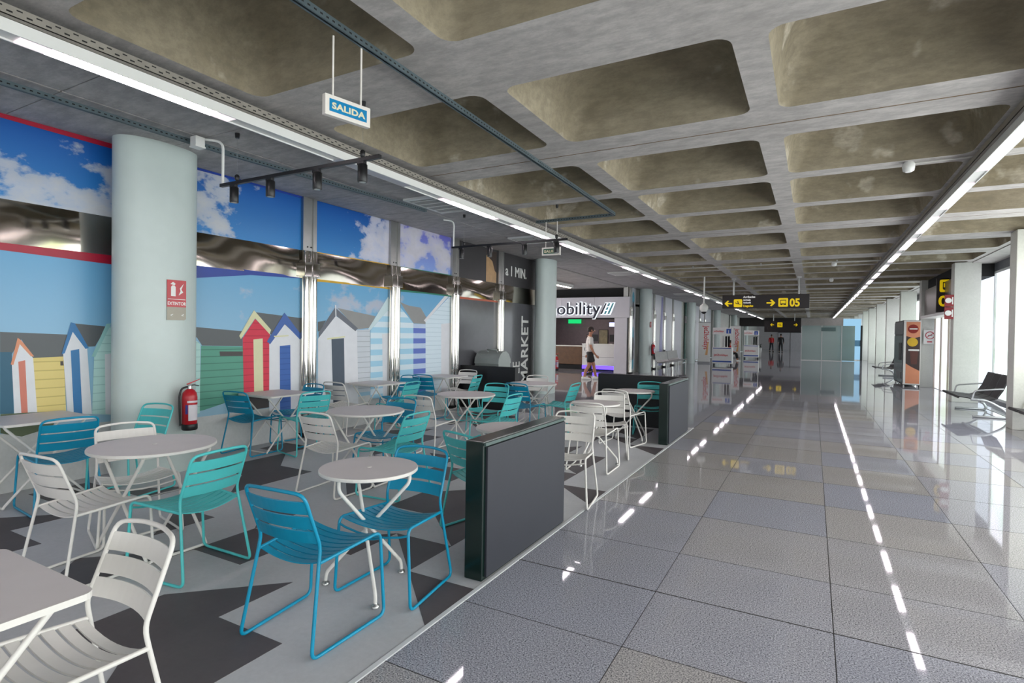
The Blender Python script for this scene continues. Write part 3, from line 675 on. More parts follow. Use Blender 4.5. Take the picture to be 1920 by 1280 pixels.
# ================================================================== FIRE EXTINGUISHERS, SIGNS ON COLUMNS
label_m = paint('label_white', (226, 220, 226), .4); label_b = paint('label_blue', (60, 70, 150), .4)
def extinguisher(loc, rz, label, s=1.0):
    o = empty('fire_extinguisher', loc, rz, label, 'extinguisher'); o.scale = (s, s, s)
    m = MB(); m.lathe([(.07, .035), (.083, .05), (.083, .40), (.076, .45), (.05, .485), (.028, .50)], (0, 0, 0), 24); m.build('cylinder', red_m, o)
    m = MB(); m.lathe([(.078, 0), (.087, .012), (.087, .07), (.084, .075)], (0, 0, 0), 24); m.build('base_ring', black_m, o)
    m = MB(); m.lathe([(.024, .495), (.024, .535), (.018, .55)], (0, 0, 0), 14); m.build('valve', steel, o)
    m = MB(); m.prism([(-.01, -.03, .548), (-.01, .105, .607), (-.01, .108, .617), (-.01, -.035, .562)], (.022, 0, 0)); m.build('lever', red_m, o)
    m = MB(); m.tube([(0, -.01, .54), (0, .05, .545), (0, .10, .53)], .006, 6); m.build('grip', black_m, o)
    m = MB(); m.tube(fillet([(0, -.02, .525), (.0, -.085, .51), (.0, -.112, .42), (.0, -.105, .22), (0, -.098, .06)], .06, 5), .0115, 8); m.build('hose', black_m, o)
    for nm, a0, a1, z0, z1, mt in (('label', -.35, 1.2, .12, .31, label_m), ('label', -.5, 1.3, .335, .36, label_m), ('label', -.75, -.42, .2, .31, label_b)):
        m = MB(); n = 8; m.add([(.0842*math.cos(a0+(a1-a0)*k/n), .0842*math.sin(a0+(a1-a0)*k/n), z) for z in (z0, z1) for k in range(n+1)], [(k, k+1, n+2+k, n+1+k) for k in range(n)]); m.build(nm, mt, o)
    m = MB(); m.box(-.125, -.07, -.02, .02, .25, .42); m.build('wall_bracket', steel, o)
    return o
extinguisher((-6.12, 3.70, .49), -.35, 'red fire extinguisher hung on the near oval column', .92)
extinguisher((-6.12, 24.1, .75), -.6, 'small red fire extinguisher on the column by the metal bench')
extinguisher((-9.95, 22.35, .02), -.6, 'red fire extinguisher standing at the left of the shop front', 1.25)
def column_sign(y, z0, z1, w, label, rows=True):
    o = empty('safety_sign', (-6.245, y, 0), 0, label, 'sign')
    m = MB(); m.box(0, .004, -w/2, w/2, z0, z1); m.build('plate', red_m, o); h = z1-z0; zc = z0+h*.62
    m = MB(); m.prism([(.004, -w*.30, zc-h*.22), (.004, -w*.06, zc-h*.22), (.004, -w*.06, zc+h*.12), (.004, -w*.12, zc+h*.18), (.004, -w*.24, zc+h*.18), (.004, -w*.30, zc+h*.12)], (.002, 0, 0)); m.build('extinguisher_icon', white_plastic, o)
    m = MB(); m.prism([(.004, -w*.34, zc+h*.22), (.004, -w*.20, zc+h*.31), (.004, -w*.06, zc+h*.24), (.004, -w*.12, zc+h*.19)], (.002, 0, 0)); m.build('handle_icon', white_plastic, o)
    m = MB(); m.prism([(.004, w*.10, zc-h*.18), (.004, w*.34, zc-h*.06), (.004, w*.24, zc+h*.04), (.004, w*.36, zc+h*.26), (.004, w*.16, zc+h*.08), (.004, w*.2, zc-h*.02)], (.002, 0, 0)); m.build('flame_icon', white_plastic, o)
    m = MB(); m.box(.004, .006, -w*.46, w*.46, z0+h*.28, z0+h*.30); m.build('rule_line', white_plastic, o)
    return o
o = column_sign(3.62, 1.86, 2.16, .21, 'red extinguisher sign on the near oval column')
text('EXTINTOR', .052, white_plastic, o, (.004, -.10, 1.882), (0, 1, 0), (0, 0, 1), .001, .001, sx=.80)
m = MB(); m.prism([(.0, -.105, 1.86), (.0, .105, 1.86), (.0, .105, 1.73), (.0, .085, 1.715), (.0, -.105, 1.715)], (.004, 0, 0)); m.build('lower_plate', paint('dull_brass_plate', (168, 160, 140), .3, .1), o)
for s_ in (-.07, .05):
    m = MB(); m.prism([(.004, s_, 1.77), (.004, s_+.03, 1.785), (.004, s_+.03, 1.775), (.004, s_+.012, 1.768), (.004, s_+.03, 1.755)], (.001, 0, 0)); m.build('chevron', white_plastic, o)
o = column_sign(24.1, 1.98, 2.22, .2, 'small red extinguisher sign on the column by the metal bench')

# ================================================================== CEILING FIXTURES
def light_line(x0, x1, on, label):
    o = empty('linear_light', ((x0+x1)/2, 0, 3.45), 0, label, 'light', 'long linear ceiling lights'); h = (x1-x0)/2
    tray_me = None
    m = MB(); m.box(-h, h, -.5, 62, .012, .082); m.box(-h, -h+.012, -.5, 62, 0, .012); m.box(h-.012, h, -.5, 62, 0, .012); m.build('housing', white_plastic, o)
    m = MB(); m.box(-h-.03, h+.05, -.5, 62, .085, .09); m.box(h+.045, h+.05, -.5, 62, .085, .15); m.box(-h-.03, -h-.025, -.5, 62, .085, .15); m.build('cable_tray', steel_dull, o)
    m = MB(); y = -.4
    while y < 26: m.box(h+.0505, h+.052, y, y+.03, .105, .115); m.box(h+.0505, h+.052, y+.05, y+.08, .128, .136); y += .1
    sl_ = m.build('tray_slots', gap_m, o); sl_['kind'] = 'stuff'
    de = MB(); de.box(-h+.012, h-.012, 0, .16, -.001, .011); e_on = de.mesh('diffuser_end', glow('led_end', (255, 236, 246), 1.1))
    dm = MB(); dm.box(-h+.012, h-.012, 0.16, 1.32, -.001, .011); d_on = dm.mesh('led_diffuser', led_m); d_off = dm.mesh('unlit_diffuser', paint('unlit_diffuser', (186, 186, 196), .4))
    for k in range(-3, 27):
        yk = 6.2+2.05*k-(.5 if k < -1 and x0 < 0 else 0)
        link('led_diffuser' if on(k) else 'unlit_diffuser', d_on if on(k) else d_off, o, (0, yk, 0))
        if on(k): link('diffuser_end', e_on, o, (0, yk, 0)); link('diffuser_end', e_on, o, (0, yk+1.32, 0))
    return o
steel_dull = paint('zinc_tray', (166, 160, 150), .55, .1, metal=.3)
light_line(-4.584, -4.436, lambda k: (k+1) % 4 != 0, 'long white linear light over the cafe edge')
light_line(1.50, 1.63, lambda k: True, 'long white linear light along the right side of the concourse')
# strut channels
def strut(pts, label, z=3.6, w=.042, slot_side=1):
    o = empty('strut_channel', (pts[0][0], pts[0][1], z), 0, label, 'channel'); p0 = Vector((*pts[0], 0))
    for a, b_ in zip(pts[:-1], pts[1:]):
        a = Vector((*a, 0))-p0; b_ = Vector((*b_, 0))-p0; d = b_-a; n = Vector((-d.y, d.x, 0)).normalized()*w/2
        m = MB()
        for k0, k1, z0, z1 in ((-1, -.82, -.042, 0), (.82, 1, -.042, 0), (-1, 1, 0, .004)):
            q = [a+n*k0, b_+n*k0, b_+n*k1, a+n*k1]; m.prism([(v.x, v.y, z0) for v in q], (0, 0, z1-z0))
        for k0, k1 in ((-.82, -.45), (.45, .82)):
            q = [a+n*k0, b_+n*k0, b_+n*k1, a+n*k1]; m.prism([(v.x, v.y, -.042) for v in q], (0, 0, .003))
        m.build('rail', galv, o)
        m = MB(); L = d.length; u = d.normalized(); t = .03
        while t < L-.05:
            q0 = a+u*t; q1 = a+u*(t+.022)
            for s_ in (-1.02, 1.02): m.prism([(*(q0+n*s_)[:2], -.026), (*(q1+n*s_)[:2], -.026), (*(q1+n*s_)[:2], -.015), (*(q0+n*s_)[:2], -.015)], n*.01*(1 if s_ > 0 else -1))
            t += .05
        so = m.build('slots', gap_m, o); so['kind'] = 'stuff'
    return o
strut([(-2.66, -.3), (-2.80, 5.62), (-2.87, 8.66)], 'galvanised strut channel running above the first exit sign')
strut([(-2.87, 8.70), (-4.30, 8.72)], 'short galvanised strut channel carrying the second exit sign')
strut([(-5.80, -.3), (-5.80, 3.9), (-5.55, 7.2)], 'galvanised strut channel under the flat ceiling by the murals', 3.61)
# exit signs
sign_white = paint('sign_white', (238, 232, 224), .4); sign_blue = paint('sign_blue', (0, 132, 186), .35); sign_green = paint('sign_dark_green', (30, 92, 66), .35); glowtxt = paint('sign_cream', (236, 226, 190), .4)
def exit_sign(p, q, z0, z1, field, label, rod_top, toward):
    P, Q = Vector((*p, 0)), Vector((*q, 0)); c = (P+Q)/2; L = (Q-P).length; R = (Q-P).normalized(); Nn = Vector((R.y, -R.x, 0)); h = z1-z0
    o = empty('exit_sign', (c.x, c.y, z0), math.atan2(R.y, R.x), label, 'sign', 'hanging exit signs')
    m = MB(); m.bbox(-L/2, L/2, -.02, .02, 0, h, .006); m.build('frame', sign_white, o)
    for s_ in (-1, 1):
        m = MB(); m.box(-L/2+.03, L/2-.03, min(s_*.0195, s_*.0225), max(s_*.0195, s_*.0225), .027, h-.027); m.build('field', field, o)
        text('SALIDA', (h-.07)*.86, glowtxt, o, (0, s_*.0225, .035+(h-.07)*.20), (-s_, 0, 0), (0, 0, 1), .001, .0022, 'CENTER', sx=(L-.10)/((h-.07)*.86*3.35), space=1.06)
    for s_ in (-.62, .62):
        m = MB(); m.tube([(s_*L/2, 0, h-.002), (s_*L/2, 0, rod_top-z0)], .007, 8); m.build('rod', sign_white, o)
exit_sign((-2.825, 2.575), (-2.745, 2.905), 3.03, 3.165, sign_blue, 'blue and white hanging SALIDA exit sign near the camera', 3.56, 1)
exit_sign((-4.17, 8.70), (-3.83, 8.71), 2.98, 3.12, sign_green, 'small green hanging SALIDA exit sign by the second track light', 3.56, 1)
# track lights
def track(y, label, x0=-5.54, x1=-3.33, z=3.14):
    o = empty('track_light', ((x0+x1)/2, y, z), 0, label, 'light', 'black track lights over the cafe'); L = (x1-x0)/2
    m = MB(); m.bbox(-L, L, -.018, .018, -.017, .017, .003); m.build('rail', black_m, o)
    for x in (-.885, -.32, .335, .90):
        sp = MB(); sp.lathe([(.040, -.20), (.043, -.195), (.043, -.045), (.036, -.04)], (x, 0, 0), 20); s_ = sp.build('spotlight', black_m, o)
        t = MB(); t.bbox(x-.05, x+.03, -.02, .02, -.045, -.016, .004); t.build('adapter', black_m, s_)
        t = MB(); t.lathe([(.030, -.2015), (.030, -.199)], (x, 0, 0), 16); t.build('lens', paint('lens_glass', (190, 196, 196), .12), s_)
    for x in (-.84, .90):
        m = MB(); m.tube([(x, 0, .06), (x, 0, 3.65-z)], .0015, 5); m.build('wire', steel, o)
        m = MB(); m.lathe([(.010, .016), (.022, .035), (.024, .07), (.012, .085)], (x, 0, 0), 12); m.build('gripper', black_m, o)
        m = MB(); m.lathe([(.02, 3.60-z), (.024, 3.65-z)], (x, 0, 0), 12); m.build('ceiling_cup', black_m, o)
    m = MB(); m.tube(fillet([(-L+.03, 0, .016), (-L+.03, 0, .46), (-L-.12, -.1, .475)], .08, 5), .014, 8); m.build('feed_pipe', white_plastic, o)
track(3.67, 'black four-spot track light near the camera over the murals')
track(7.95, 'black four-spot track light beside the small green exit sign', -5.55, -3.38, 3.10)
o = empty('junction_box', (-5.68, 3.50, 3.52), 0, 'white junction box on the strut above the oval column', 'box'); m = MB(); m.bbox(-.05, .05, -.05, .05, 0, .1, .008); m.build('body', white_plastic, o); m = MB(); m.bbox(-.055, .055, -.055, .055, -.012, .004, .004); m.build('cover', white_plastic, o)
# air cassettes in the flat ceiling
for x, y, w, h_, lab in [(-5.22, 7.1, .62, 1.0, 'grey air vent panel in the flat ceiling over the cafe'), (-5.4, 10.6, .62, .8, 'grey air vent panel near the second track light'), (-5.5, 17.6, .8, .9, 'grey air vent panel in front of the shop'), (-5.5, 27.2, .8, .9, 'grey air vent panel over the metal bench')]:
    o = empty('air_vent', (x, y, ZC), 0, lab, 'vent', 'ceiling air vents'); m = MB(); m.bbox(-w/2, w/2, -h_/2, h_/2, -.035, .0, .01); m.build('frame', white_plastic, o)
    m = MB(); m.box(-w/2+.07, w/2-.07, -h_/2+.07, h_/2-.07, -.038, -.03); m.build('grille', paint('vent_grey', (176, 174, 170), .6), o)
    for k in range(5):
        m = MB(); yy = -h_/2+.12+(h_-.24)*k/4; m.box(-w/2+.08, w/2-.08, yy-.01, yy+.01, -.046, -.037); m.build('louvre', white_plastic, o)
# smoke detectors on conduits
for (x, y), xb, lab in [((.92, 7.74), 1.50, 'white smoke detector on a thin conduit near the right light line'), ((.45, 17.0), 1.50, 'white smoke detector farther along the ceiling'), ((.5, 21.6), 1.50, 'farthest white smoke detector')]:
    o = empty('smoke_detector', (x, y, ZC), 0, lab, 'detector'); m = MB(); m.lathe([(.03, -.115), (.055, -.10), (.062, -.06), (.062, -.03), (.045, 0)], (0, 0, 0), 20); m.build('head', white_plastic, o)
    m = MB(); m.tube([(.05, 0, -.02), (xb-x, 0, -.02)], .010, 8); m.build('conduit', paint('conduit_grey', (200, 198, 192), .4), o)
    m = MB(); m.tube([(xb-x, 0, -.02), (xb-x+.04, 0, -.02)], .014, 8); m.build('red_plug', red_m, o)
o = empty('ceiling_conduit', (-4.1, 16.6, 3.60), 0, 'thin grey conduit crossing the coffers', 'conduit'); m = MB(); m.tube([(0, 0, 0), (2.0, .02, .0), (4, 0, .01), (5.6, .05, 0)], .014, 8); m.build('pipe', paint('conduit_grey', (200, 198, 192), .4), o)
for x in (1.0, 2.8, 4.6): m = MB(); m.bbox(x-.02, x+.02, -.02, .02, -.018, .05, .004); m.build('saddle', steel, o)
# globe camera on a drop pole
o = empty('security_camera', (-3.29, 19.65, 2.46), 0, 'white globe security camera on a drop pole left of the arrow sign', 'camera')
m = MB(); m.lathe([(.03, -.02), (.09, .0), (.135, .08), (.145, .15), (.12, .22), (.05, .27), (.03, .30)], (0, 0, 0), 20); m.build('globe', white_plastic, o)
m = MB(); m.lathe([(.03, -.07), (.075, -.04), (.09, .0)], (0, 0, 0), 16); m.build('lens_dome', black_m, o); m = MB(); m.tube([(0, 0, .28), (0, 0, 1.19)], .025, 10); m.build('pole', white_plastic, o)

# ================================================================== WAYFINDING SIGNS
yel = paint('sign_yellow', (244, 208, 10), .4, .02); N(yel).p.inputs['Emission Color'].default_value = lin((244, 208, 10)); N(yel).p.inputs['Emission Strength'].default_value = .35  # slight emission put into yellow and white sign marks to brighten them
sw_m = base('sign_white_boosted', (236, 234, 232), .4, emit=(236, 234, 232), es=.35); sblk = paint('sign_black', (42, 34, 34), .4, .04)
def poly_part(name, pts, mat, o, y=-.0, t=.004):
    m = MB(); m.prism([(x, y, z) for x, z in pts], (0, -t, 0)); return m.build(name, mat, o)
def arrow(o, cx, cz, s, d, y):
    """d = -1 left, 1 right"""
    pts = [(-.5, -.09), (.12, -.09), (-.10, -.36), (.10, -.42), (.5, 0), (.10, .42), (-.10, .36), (.12, .09), (-.5, .09)]
    poly_part('arrow', [(cx+d*p*s, cz+q*s) for p, q in pts][::d], yel, o, y)
def icon_square(o, cx, cz, s, y, plane):
    m = MB(); q = rrect(s/2, s/2, s*.12, 3); m.prism([(cx+a, y, cz+b_) for a, b_ in q], (0, -.004, 0)); m.build('icon_plate', yel, o); y2 = y-.004
    if plane:
        poly_part('plane_icon', [(cx-.36*s, cz+.12*s), (cx-.30*s, cz+.12*s), (cx-.2*s, cz+.02*s), (cx-.02*s, cz-.02*s), (cx-.08*s, cz+.3*s), (cx+.0*s, cz+.3*s), (cx+.12*s, cz-.06*s), (cx+.34*s, cz-.14*s), (cx+.36*s, cz-.2*s), (cx-.26*s, cz-.06*s)], sblk, o, y2, .002)
    else:
        for nm, r in (('bus_roof', (-.3, .3, .22, .3)), ('bus_side', (-.3, -.24, -.22, .3)), ('bus_side', (.24, .3, -.22, .3)), ('bus_floor', (-.3, .3, -.24, -.12)), ('bus_wheel', (-.26, -.12, -.32, -.22)), ('bus_wheel', (.12, .26, -.32, -.22))):
            poly_part(nm, [(cx+r[0]*s, cz+r[2]*s), (cx+r[1]*s, cz+r[2]*s), (cx+r[1]*s, cz+r[3]*s), (cx+r[0]*s, cz+r[3]*s)], sblk, o, y2, .002)
o = empty('hanging_sign', (-1.47, 20.5, 2.60), 0, 'black hanging sign with yellow arrows, plane, bus and 05', 'sign')
m = MB(); m.bbox(-1.34, 1.34, -.06, .06, 0, .46, .01); m.build('board', sblk, o)
F = -.061
arrow(o, -1.14, .17, .25, -1, F); icon_square(o, -.83, .18, .27, F, True)
for t, z, mt, sz in (('Arribades', .36, sw_m, .095), ('Arrivals', .262, sw_m, .075), ('Ankunft', .172, sw_m, .075), ('Llegadas', .055, yel, .095)):
    text(t, sz, mt, o, (-.665, F, z), (1, 0, 0), (0, 0, 1), .002, .003, sx=1.0)
arrow(o, .20, .18, .27, 1, F); icon_square(o, .57, .19, .29, F, False); text('05', .36, yel, o, (.76, F, .06), (1, 0, 0), (0, 0, 1), .002, .012, sx=.86)
for x in (-.98, 1.03): m = MB(); m.tube([(x, 0, .45), (x, 0, 1.06)], .032, 10); m.build('pole', steel, o); m = MB(); m.bbox(x-.07, x+.07, -.07, .07, .98, 1.06, .01); m.build('ceiling_clamp', steel, o)
o = empty('hanging_sign', (-2.2, 51.98, 2.08), 0, 'far black hanging sign with yellow marks beside the glass booth', 'sign')
m = MB(); m.bbox(-1.5, 1.3, -.06, .06, 0, .95, .01); m.build('board', sblk, o); arrow(o, -.9, .62, .3, -1, F); icon_square(o, -.3, .62, .4, F, True); arrow(o, .9, .62, .3, 1, F)
for x in (-.8, .8): m = MB(); m.tube([(x, 0, .9), (x, 0, 1.575)], .03, 8); m.build('pole', steel, o)

# ================================================================== RIGHT SIDE
# bus exit: lintel, door, 05 sign
o = struct(empty('door_1', (3.30, 20.9, 0))); dk3 = paint('lintel_metal', (112, 104, 98), .3, .06, metal=.5)
o['label'] = 'glazed bus exit door with a dark metal lintel'
m = MB(); m.bbox(0, .5, -2.1, 2.3, 2.42, 3.3, .01); m.build('lintel', dk3, o); m = MB(); m.bbox(-.12, .5, -2.0, 2.2, 2.33, 2.41, .01); m.build('canopy', white_plastic, o)
m = MB(); m.box(.30, .32, -2.2, 2.2, .02, 2.33); m.build('pane', daylight('door_daylight', WIN_E*.3, (226, 240, 222)), o)
for yy in (-2.2, -1.1, -.02, 1.1, 2.14): m = MB(); m.box(.26, .34, yy, yy+.06, 0, 2.33); m.build('door_frame', paint('door_frame', (172, 160, 150), .4), o)
m = MB(); m.box(.24, .36, -1.95, -1.90, 0, 2.3); m.build('red_edge', paint('red_edge', (170, 40, 66), .4), o)
for z in (.9, 1.75): m = MB(); m.bbox(.18, .26, -2.05, -1.85, z, z+.1, .01); m.build('hinge', black_m, o)
m = MB(); m.box(.1, .8, -2.3, 2.4, 3.3, 3.64); m.build('header', gap_m, o)
o = empty('exit_number_sign', (3.58, 20.0, 2.42), 0, 'black sign with yellow bus icon and 05 over the right exit', 'sign')
m = MB(); m.bbox(-.47, .5, -.04, .04, 0, .98, .008); m.build('board', sblk, o); icon_square(o, -.22, .76, .36, -.041, False); text('05', .42, yel, o, (-.42, -.041, .18), (1, 0, 0), (0, 0, 1), .002, .012, sx=1.05)
o = empty('safety_sign', (3.225, 18.302, 2.15), 0, 'red fire equipment flag sign on the pillar by the bus exit', 'sign')
for z in (.02, .35):
    m = MB(); m.bbox(-.20, 0, -.03, -.022, z, z+.31, .003); m.build('plate', paint('sign_dark_red', (140, 22, 30), .45), o); m = MB(); m.lathe([(.07, 0), (.07, .004)], (-.12, -.034, z+.16), 18, rot=Matrix.Rotation(PI/2, 3, 'X')); m.build('disc_icon', white_plastic, o)
    m = MB(); m.box(-.045, -.02, -.034, -.030, z+.06, z+.25); m.build('bar_icon', white_plastic, o)
o = empty('notice', (3.52, 23.27, 0), 0, 'white no smoking notice on the pale pillar', 'sign'); m = MB(); m.box(-.22, .14, -.006, 0, 1.48, 1.95); m.build('sheet', white_plastic, o)
m = MB(); m.tube([(-.04+.12*math.cos(t*PI/10), -.008, 1.77+.12*math.sin(t*PI/10)) for t in range(20)], .012, 6, closed=True); m.build('ring_print', paint('print_red', (206, 60, 80), .4), o)
m = MB(); m.tube([(-.13, -.008, 1.70), (.05, -.008, 1.84)], .010, 6); m.build('bar_print', MATS['print_red'], o); m = MB(); m.box(-.10, .02, -.008, -.006, 1.755, 1.775); m.build('cigarette_print', black_m, o); m = MB(); m.box(-.12, .02, -.008, -.006, 1.53, 1.57); m.build('text_print', MATS['print_red'], o)
# vending machine
o = empty('vending_machine', (2.70, 23.05, 0), 0, 'black vending machine with an orange coffee print on its side', 'vending machine'); VX, VY, VZ = .50, 2.3, 2.28
m = MB(); m.bbox(.02, VX, 0, VY, .06, VZ, .015); m.build('body', black_m, o); m = MB(); m.bbox(0, .035, .05, VY-.05, .12, 1.75, .008); m.build('front_door', paint('vending_black', (52, 54, 60), .18, .05), o)
m = MB(); m.bbox(0, .035, .05, VY-.05, 1.80, VZ-.06, .008); m.build('top_panel', paint('vending_grey', (86, 86, 90), .3), o); m = MB(); m.bbox(-.012, .02, .3, .9, .9, 1.5, .01); m.build('keypad_panel', black_m, o); m = MB(); m.bbox(-.012, .02, .3, 1.4, .25, .5, .01); m.build('tray_flap', MATS['vending_grey'], o)
m = MB(); m.box(.02, VX, -.012, 0, .08, VZ-.01); m.build('side_panel', white_plastic, o); og = paint('print_orange', (176, 40, 10), .35, .04); br = paint('print_brown', (66, 48, 46), .35, .1)
poly_part('orange_print', [(.09, .12), (VX-.02, .12), (VX-.02, VZ-.06), (.09, VZ-.06)], og, o, -.012, .002)
poly_part('brown_print', [(.09, .80), (.26, .68), (VX-.02, .56), (VX-.02, 1.72), (.30, 1.66), (.09, 1.74)], br, o, -.014, .002)
m = MB(); m.lathe([(.15, 0), (.15, .003)], (.28, -.017, 1.98), 20, rot=Matrix.Rotation(PI/2, 3, 'X')); m.build('red_disc_print', paint('print_red_disc', (150, 28, 14), .35), o); m = MB(); m.box(.18, .40, -.024, -.021, 1.96, 2.0); m.build('brand_line_print', white_plastic, o)
m = MB(); m.lathe([(.15, 0), (.15, .003)], (.27, -.017, 1.53), 20, rot=Matrix.Rotation(PI/2, 3, 'X')); m.build('yellow_disc_print', paint('print_gold', (232, 190, 40), .35), o)
poly_part('cup_print', [(.24, .78), (.40, .78), (.44, 1.24), (.20, 1.24)], paint('print_cup', (96, 52, 44), .3), o, -.016, .002); poly_part('cup_rim_print', [(.16, 1.23), (.46, 1.23), (.46, 1.29), (.16, 1.29)], white_plastic, o, -.017, .002)
for a, b_ in ((.06, .08), (VX-.06, .08), (.06, VY-.08), (VX-.06, VY-.08)): m = MB(); m.lathe([(.025, 0), (.02, .065)], (a, b_, 0), 10); m.build('foot', steel, o)
# beam seats by the right windows: side view, seats facing the concourse
mesh_m = paint('black_mesh', (44, 42, 44), .55, .1); alu = paint('cast_aluminium', (214, 216, 216), .25, .04, metal=.6)
def bench(x, y, n, label):
    o = empty('waiting_bench', (x, y, 0), 0, label, 'bench', 'black mesh waiting benches'); W_ = .56
    for k in range(n):
        y0 = k*W_+.03; y1 = y0+W_-.06; m = MB()
        prof = [(-.62, .40), (-.60, .43), (-.30, .385), (-.10, .375), (.02, .42), (.12, .60), (.22, .88), (.235, .90)]
        vs = []; 
        for yy in (y0, y1):
            for px0, pz in prof: vs.append((px0, yy, pz))
            for px0, pz in prof[::-1]: vs.append((px0+.02, yy, pz-.022))
        L = len(prof)*2; m.add(vs, [(i, (i+1) % L, L+(i+1) % L, L+i) for i in range(L)]+[tuple(range(L))[::-1], tuple(range(L, 2*L))], 0); m.build('seat_shell', mesh_m, o)
    for k in range(n+1):
        yy = k*W_
        if k in (0, n): m = MB(); m.tube(fillet([(-.36, yy, .02), (.24, yy, .02), (.16, yy, .18), (-.12, yy, .36), (-.40, yy, .375)], .1, 5), .026, 8); m.build('leg', alu, o)
        if k in (0, n): m = MB(); m.tube(fillet([(-.38, yy, .37), (-.34, yy, .56), (-.05, yy, .60), (.13, yy, .62)], .06, 5), .017, 8); m.build('armrest', alu, o)
    m = MB(); m.tube([(-.2, 0, .34), (-.2, n*W_, .34)], .03, 8); m.build('beam', alu, o)
    m = MB(); m.tube([(.19, 0, .05), (.19, n*W_, .05)], .012, 8); m.build('tie_rod', alu, o)
bench(3.35, 14.9, 3, 'black mesh bench with pale arms by the near right window')
bench(3.74, 10.9, 4, 'black mesh bench cut off at the right edge of the picture')
bench(2.93, 27.6, 3, 'small far black mesh bench left of the vending machine')
# glass booth
tint = bpy.data.materials.new('tinted_glass'); tint.use_nodes = True; nn = N(tint); MATS['tinted_glass'] = tint
nn.p.inputs['Base Color'].default_value = lin((132, 152, 148)); nn.p.inputs['Roughness'].default_value = .12; nn.p.inputs['Alpha'].default_value = .82
o = empty('glass_booth', (.5, 45.6, 0), 0, 'tall green tinted glass booth at the far end of the concourse', 'booth')
m = MB(); m.box(-1.25, 1.25, 0, .03, .03, 2.52); m.build('front_pane', tint, o); m = MB(); m.box(-1.25, -1.22, .03, 3, .03, 2.52); m.build('side_pane', tint, o); m = MB(); m.box(1.25, 2.1, .6, .63, .03, 2.52); m.build('wing_pane', tint, o)
m = MB(); m.box(-1.3, 1.35, -.02, 3, 2.52, 3.06); m.build('fascia', paint('booth_fascia', (150, 146, 142), .25, .06), o); m = MB(); m.box(-1.3, 1.3, -.03, .06, 0, .04); m.build('sill', steel, o)
for x in (-1.27, .02, 1.25): m = MB(); m.box(x, x+.04, -.02, .05, .03, 2.52); m.build('frame', steel, o)
m = MB(); m.box(0, .9, -.025, 0, 2.12, 2.4); m.build('transom', paint('booth_transom', (74, 100, 98), .3), o)
o = struct(empty('window_30', (2.4, 48.5, 0))); m = MB(); m.box(-.8, .72, 0, .05, .05, 3.1); m.build('pane', glow('blue_daylight', (150, 196, 226), 1.0), o)
m = MB(); m.box(-.8, .72, -.02, .0, 1.05, 1.5); m.build('rail_band', paint('band_blue', (84, 130, 160), .5), o); m = MB(); m.box(.68, .8, -.06, .06, 0, 2.6); m.build('post', gap_m, o)

# ================================================================== SHOP ON THE LEFT (faces the camera)
shop_m = paint('shop_panels', (206, 204, 212), .35, .02); YS = 22.75
o = struct(empty('wall_shop_front', (-10.4, YS, 0))); o['label'] = 'white shop front with a wide opening'
pm = None
for k in range(4):
    m = MB(); x = -2.6+1.55*k; m.bbox(x, x+1.54, 0, .3, 2.36, 3.25, .006); m.build('header_panel', shop_m, o)
m = MB(); m.bbox(2.95, 3.5, 0, .3, 0, 2.35, .006); m.build('pier_panel', shop_m, o); m = MB(); m.bbox(-4.6, -2.6, 0, .3, 0, 3.25, .01); m.build('pier_panel', shop_m, o)
m = MB(); m.box(-2.6, 2.95, .02, .3, 2.30, 2.36); m.build('shadow_gap', gap_m, o); m = MB(); m.box(-4.6, 3.4, .4, .5, 3.25, 3.65); m.build('void_panel', gap_m, o)
o = empty('shop_sign', (-10.16, YS-.05, 2.50), 0, 'backlit dark shop name letters ending in slanted strokes', 'sign')
navy = paint('letter_navy', (18, 26, 52), .3); halo = glow('letter_halo', (236, 246, 255), 1.6); tealp = paint('stroke_teal', (60, 160, 170), .3)
me_w = text_mesh('okm', .78); W3 = max(v.co.x for v in me_w.vertices); bpy.data.meshes.remove(me_w)
me_w = text_mesh('okmobility', .78); W10 = max(v.co.x for v in me_w.vertices); bpy.data.meshes.remove(me_w)
sxx = 2.10/(W10-W3); x0 = -W3*sxx
text('okmobility', .78, navy, o, (x0, -.03, 0), (1, 0, 0), (0, 0, 1), .012, .004, sx=sxx); text('okmobility', .78, halo, o, (x0, .03, 0), (1, 0, 0), (0, 0, 1), .004, .024, name='halo', sx=sxx)
for k, (dx, mt) in enumerate(((0, navy), (.16, tealp), (.32, tealp))):
    xs = 2.12+dx
    for a, b_ in (((0, 1),) if k != 1 else ((0, .28), (.38, .62), (.72, 1))):
        z0, z1 = .02+.46*a, .02+.46*b_; sh = .20
        poly_part('stroke', [(xs+sh*a, z0), (xs+.07+sh*a, z0), (xs+.07+sh*b_, z1), (xs+sh*b_, z1)], mt, o, -.03, .02)
        poly_part('halo', [(xs-.03+sh*a, z0-.03), (xs+.10+sh*a, z0-.03), (xs+.10+sh*b_, z1+.03), (xs-.03+sh*b_, z1+.03)], halo, o, .035, .006)
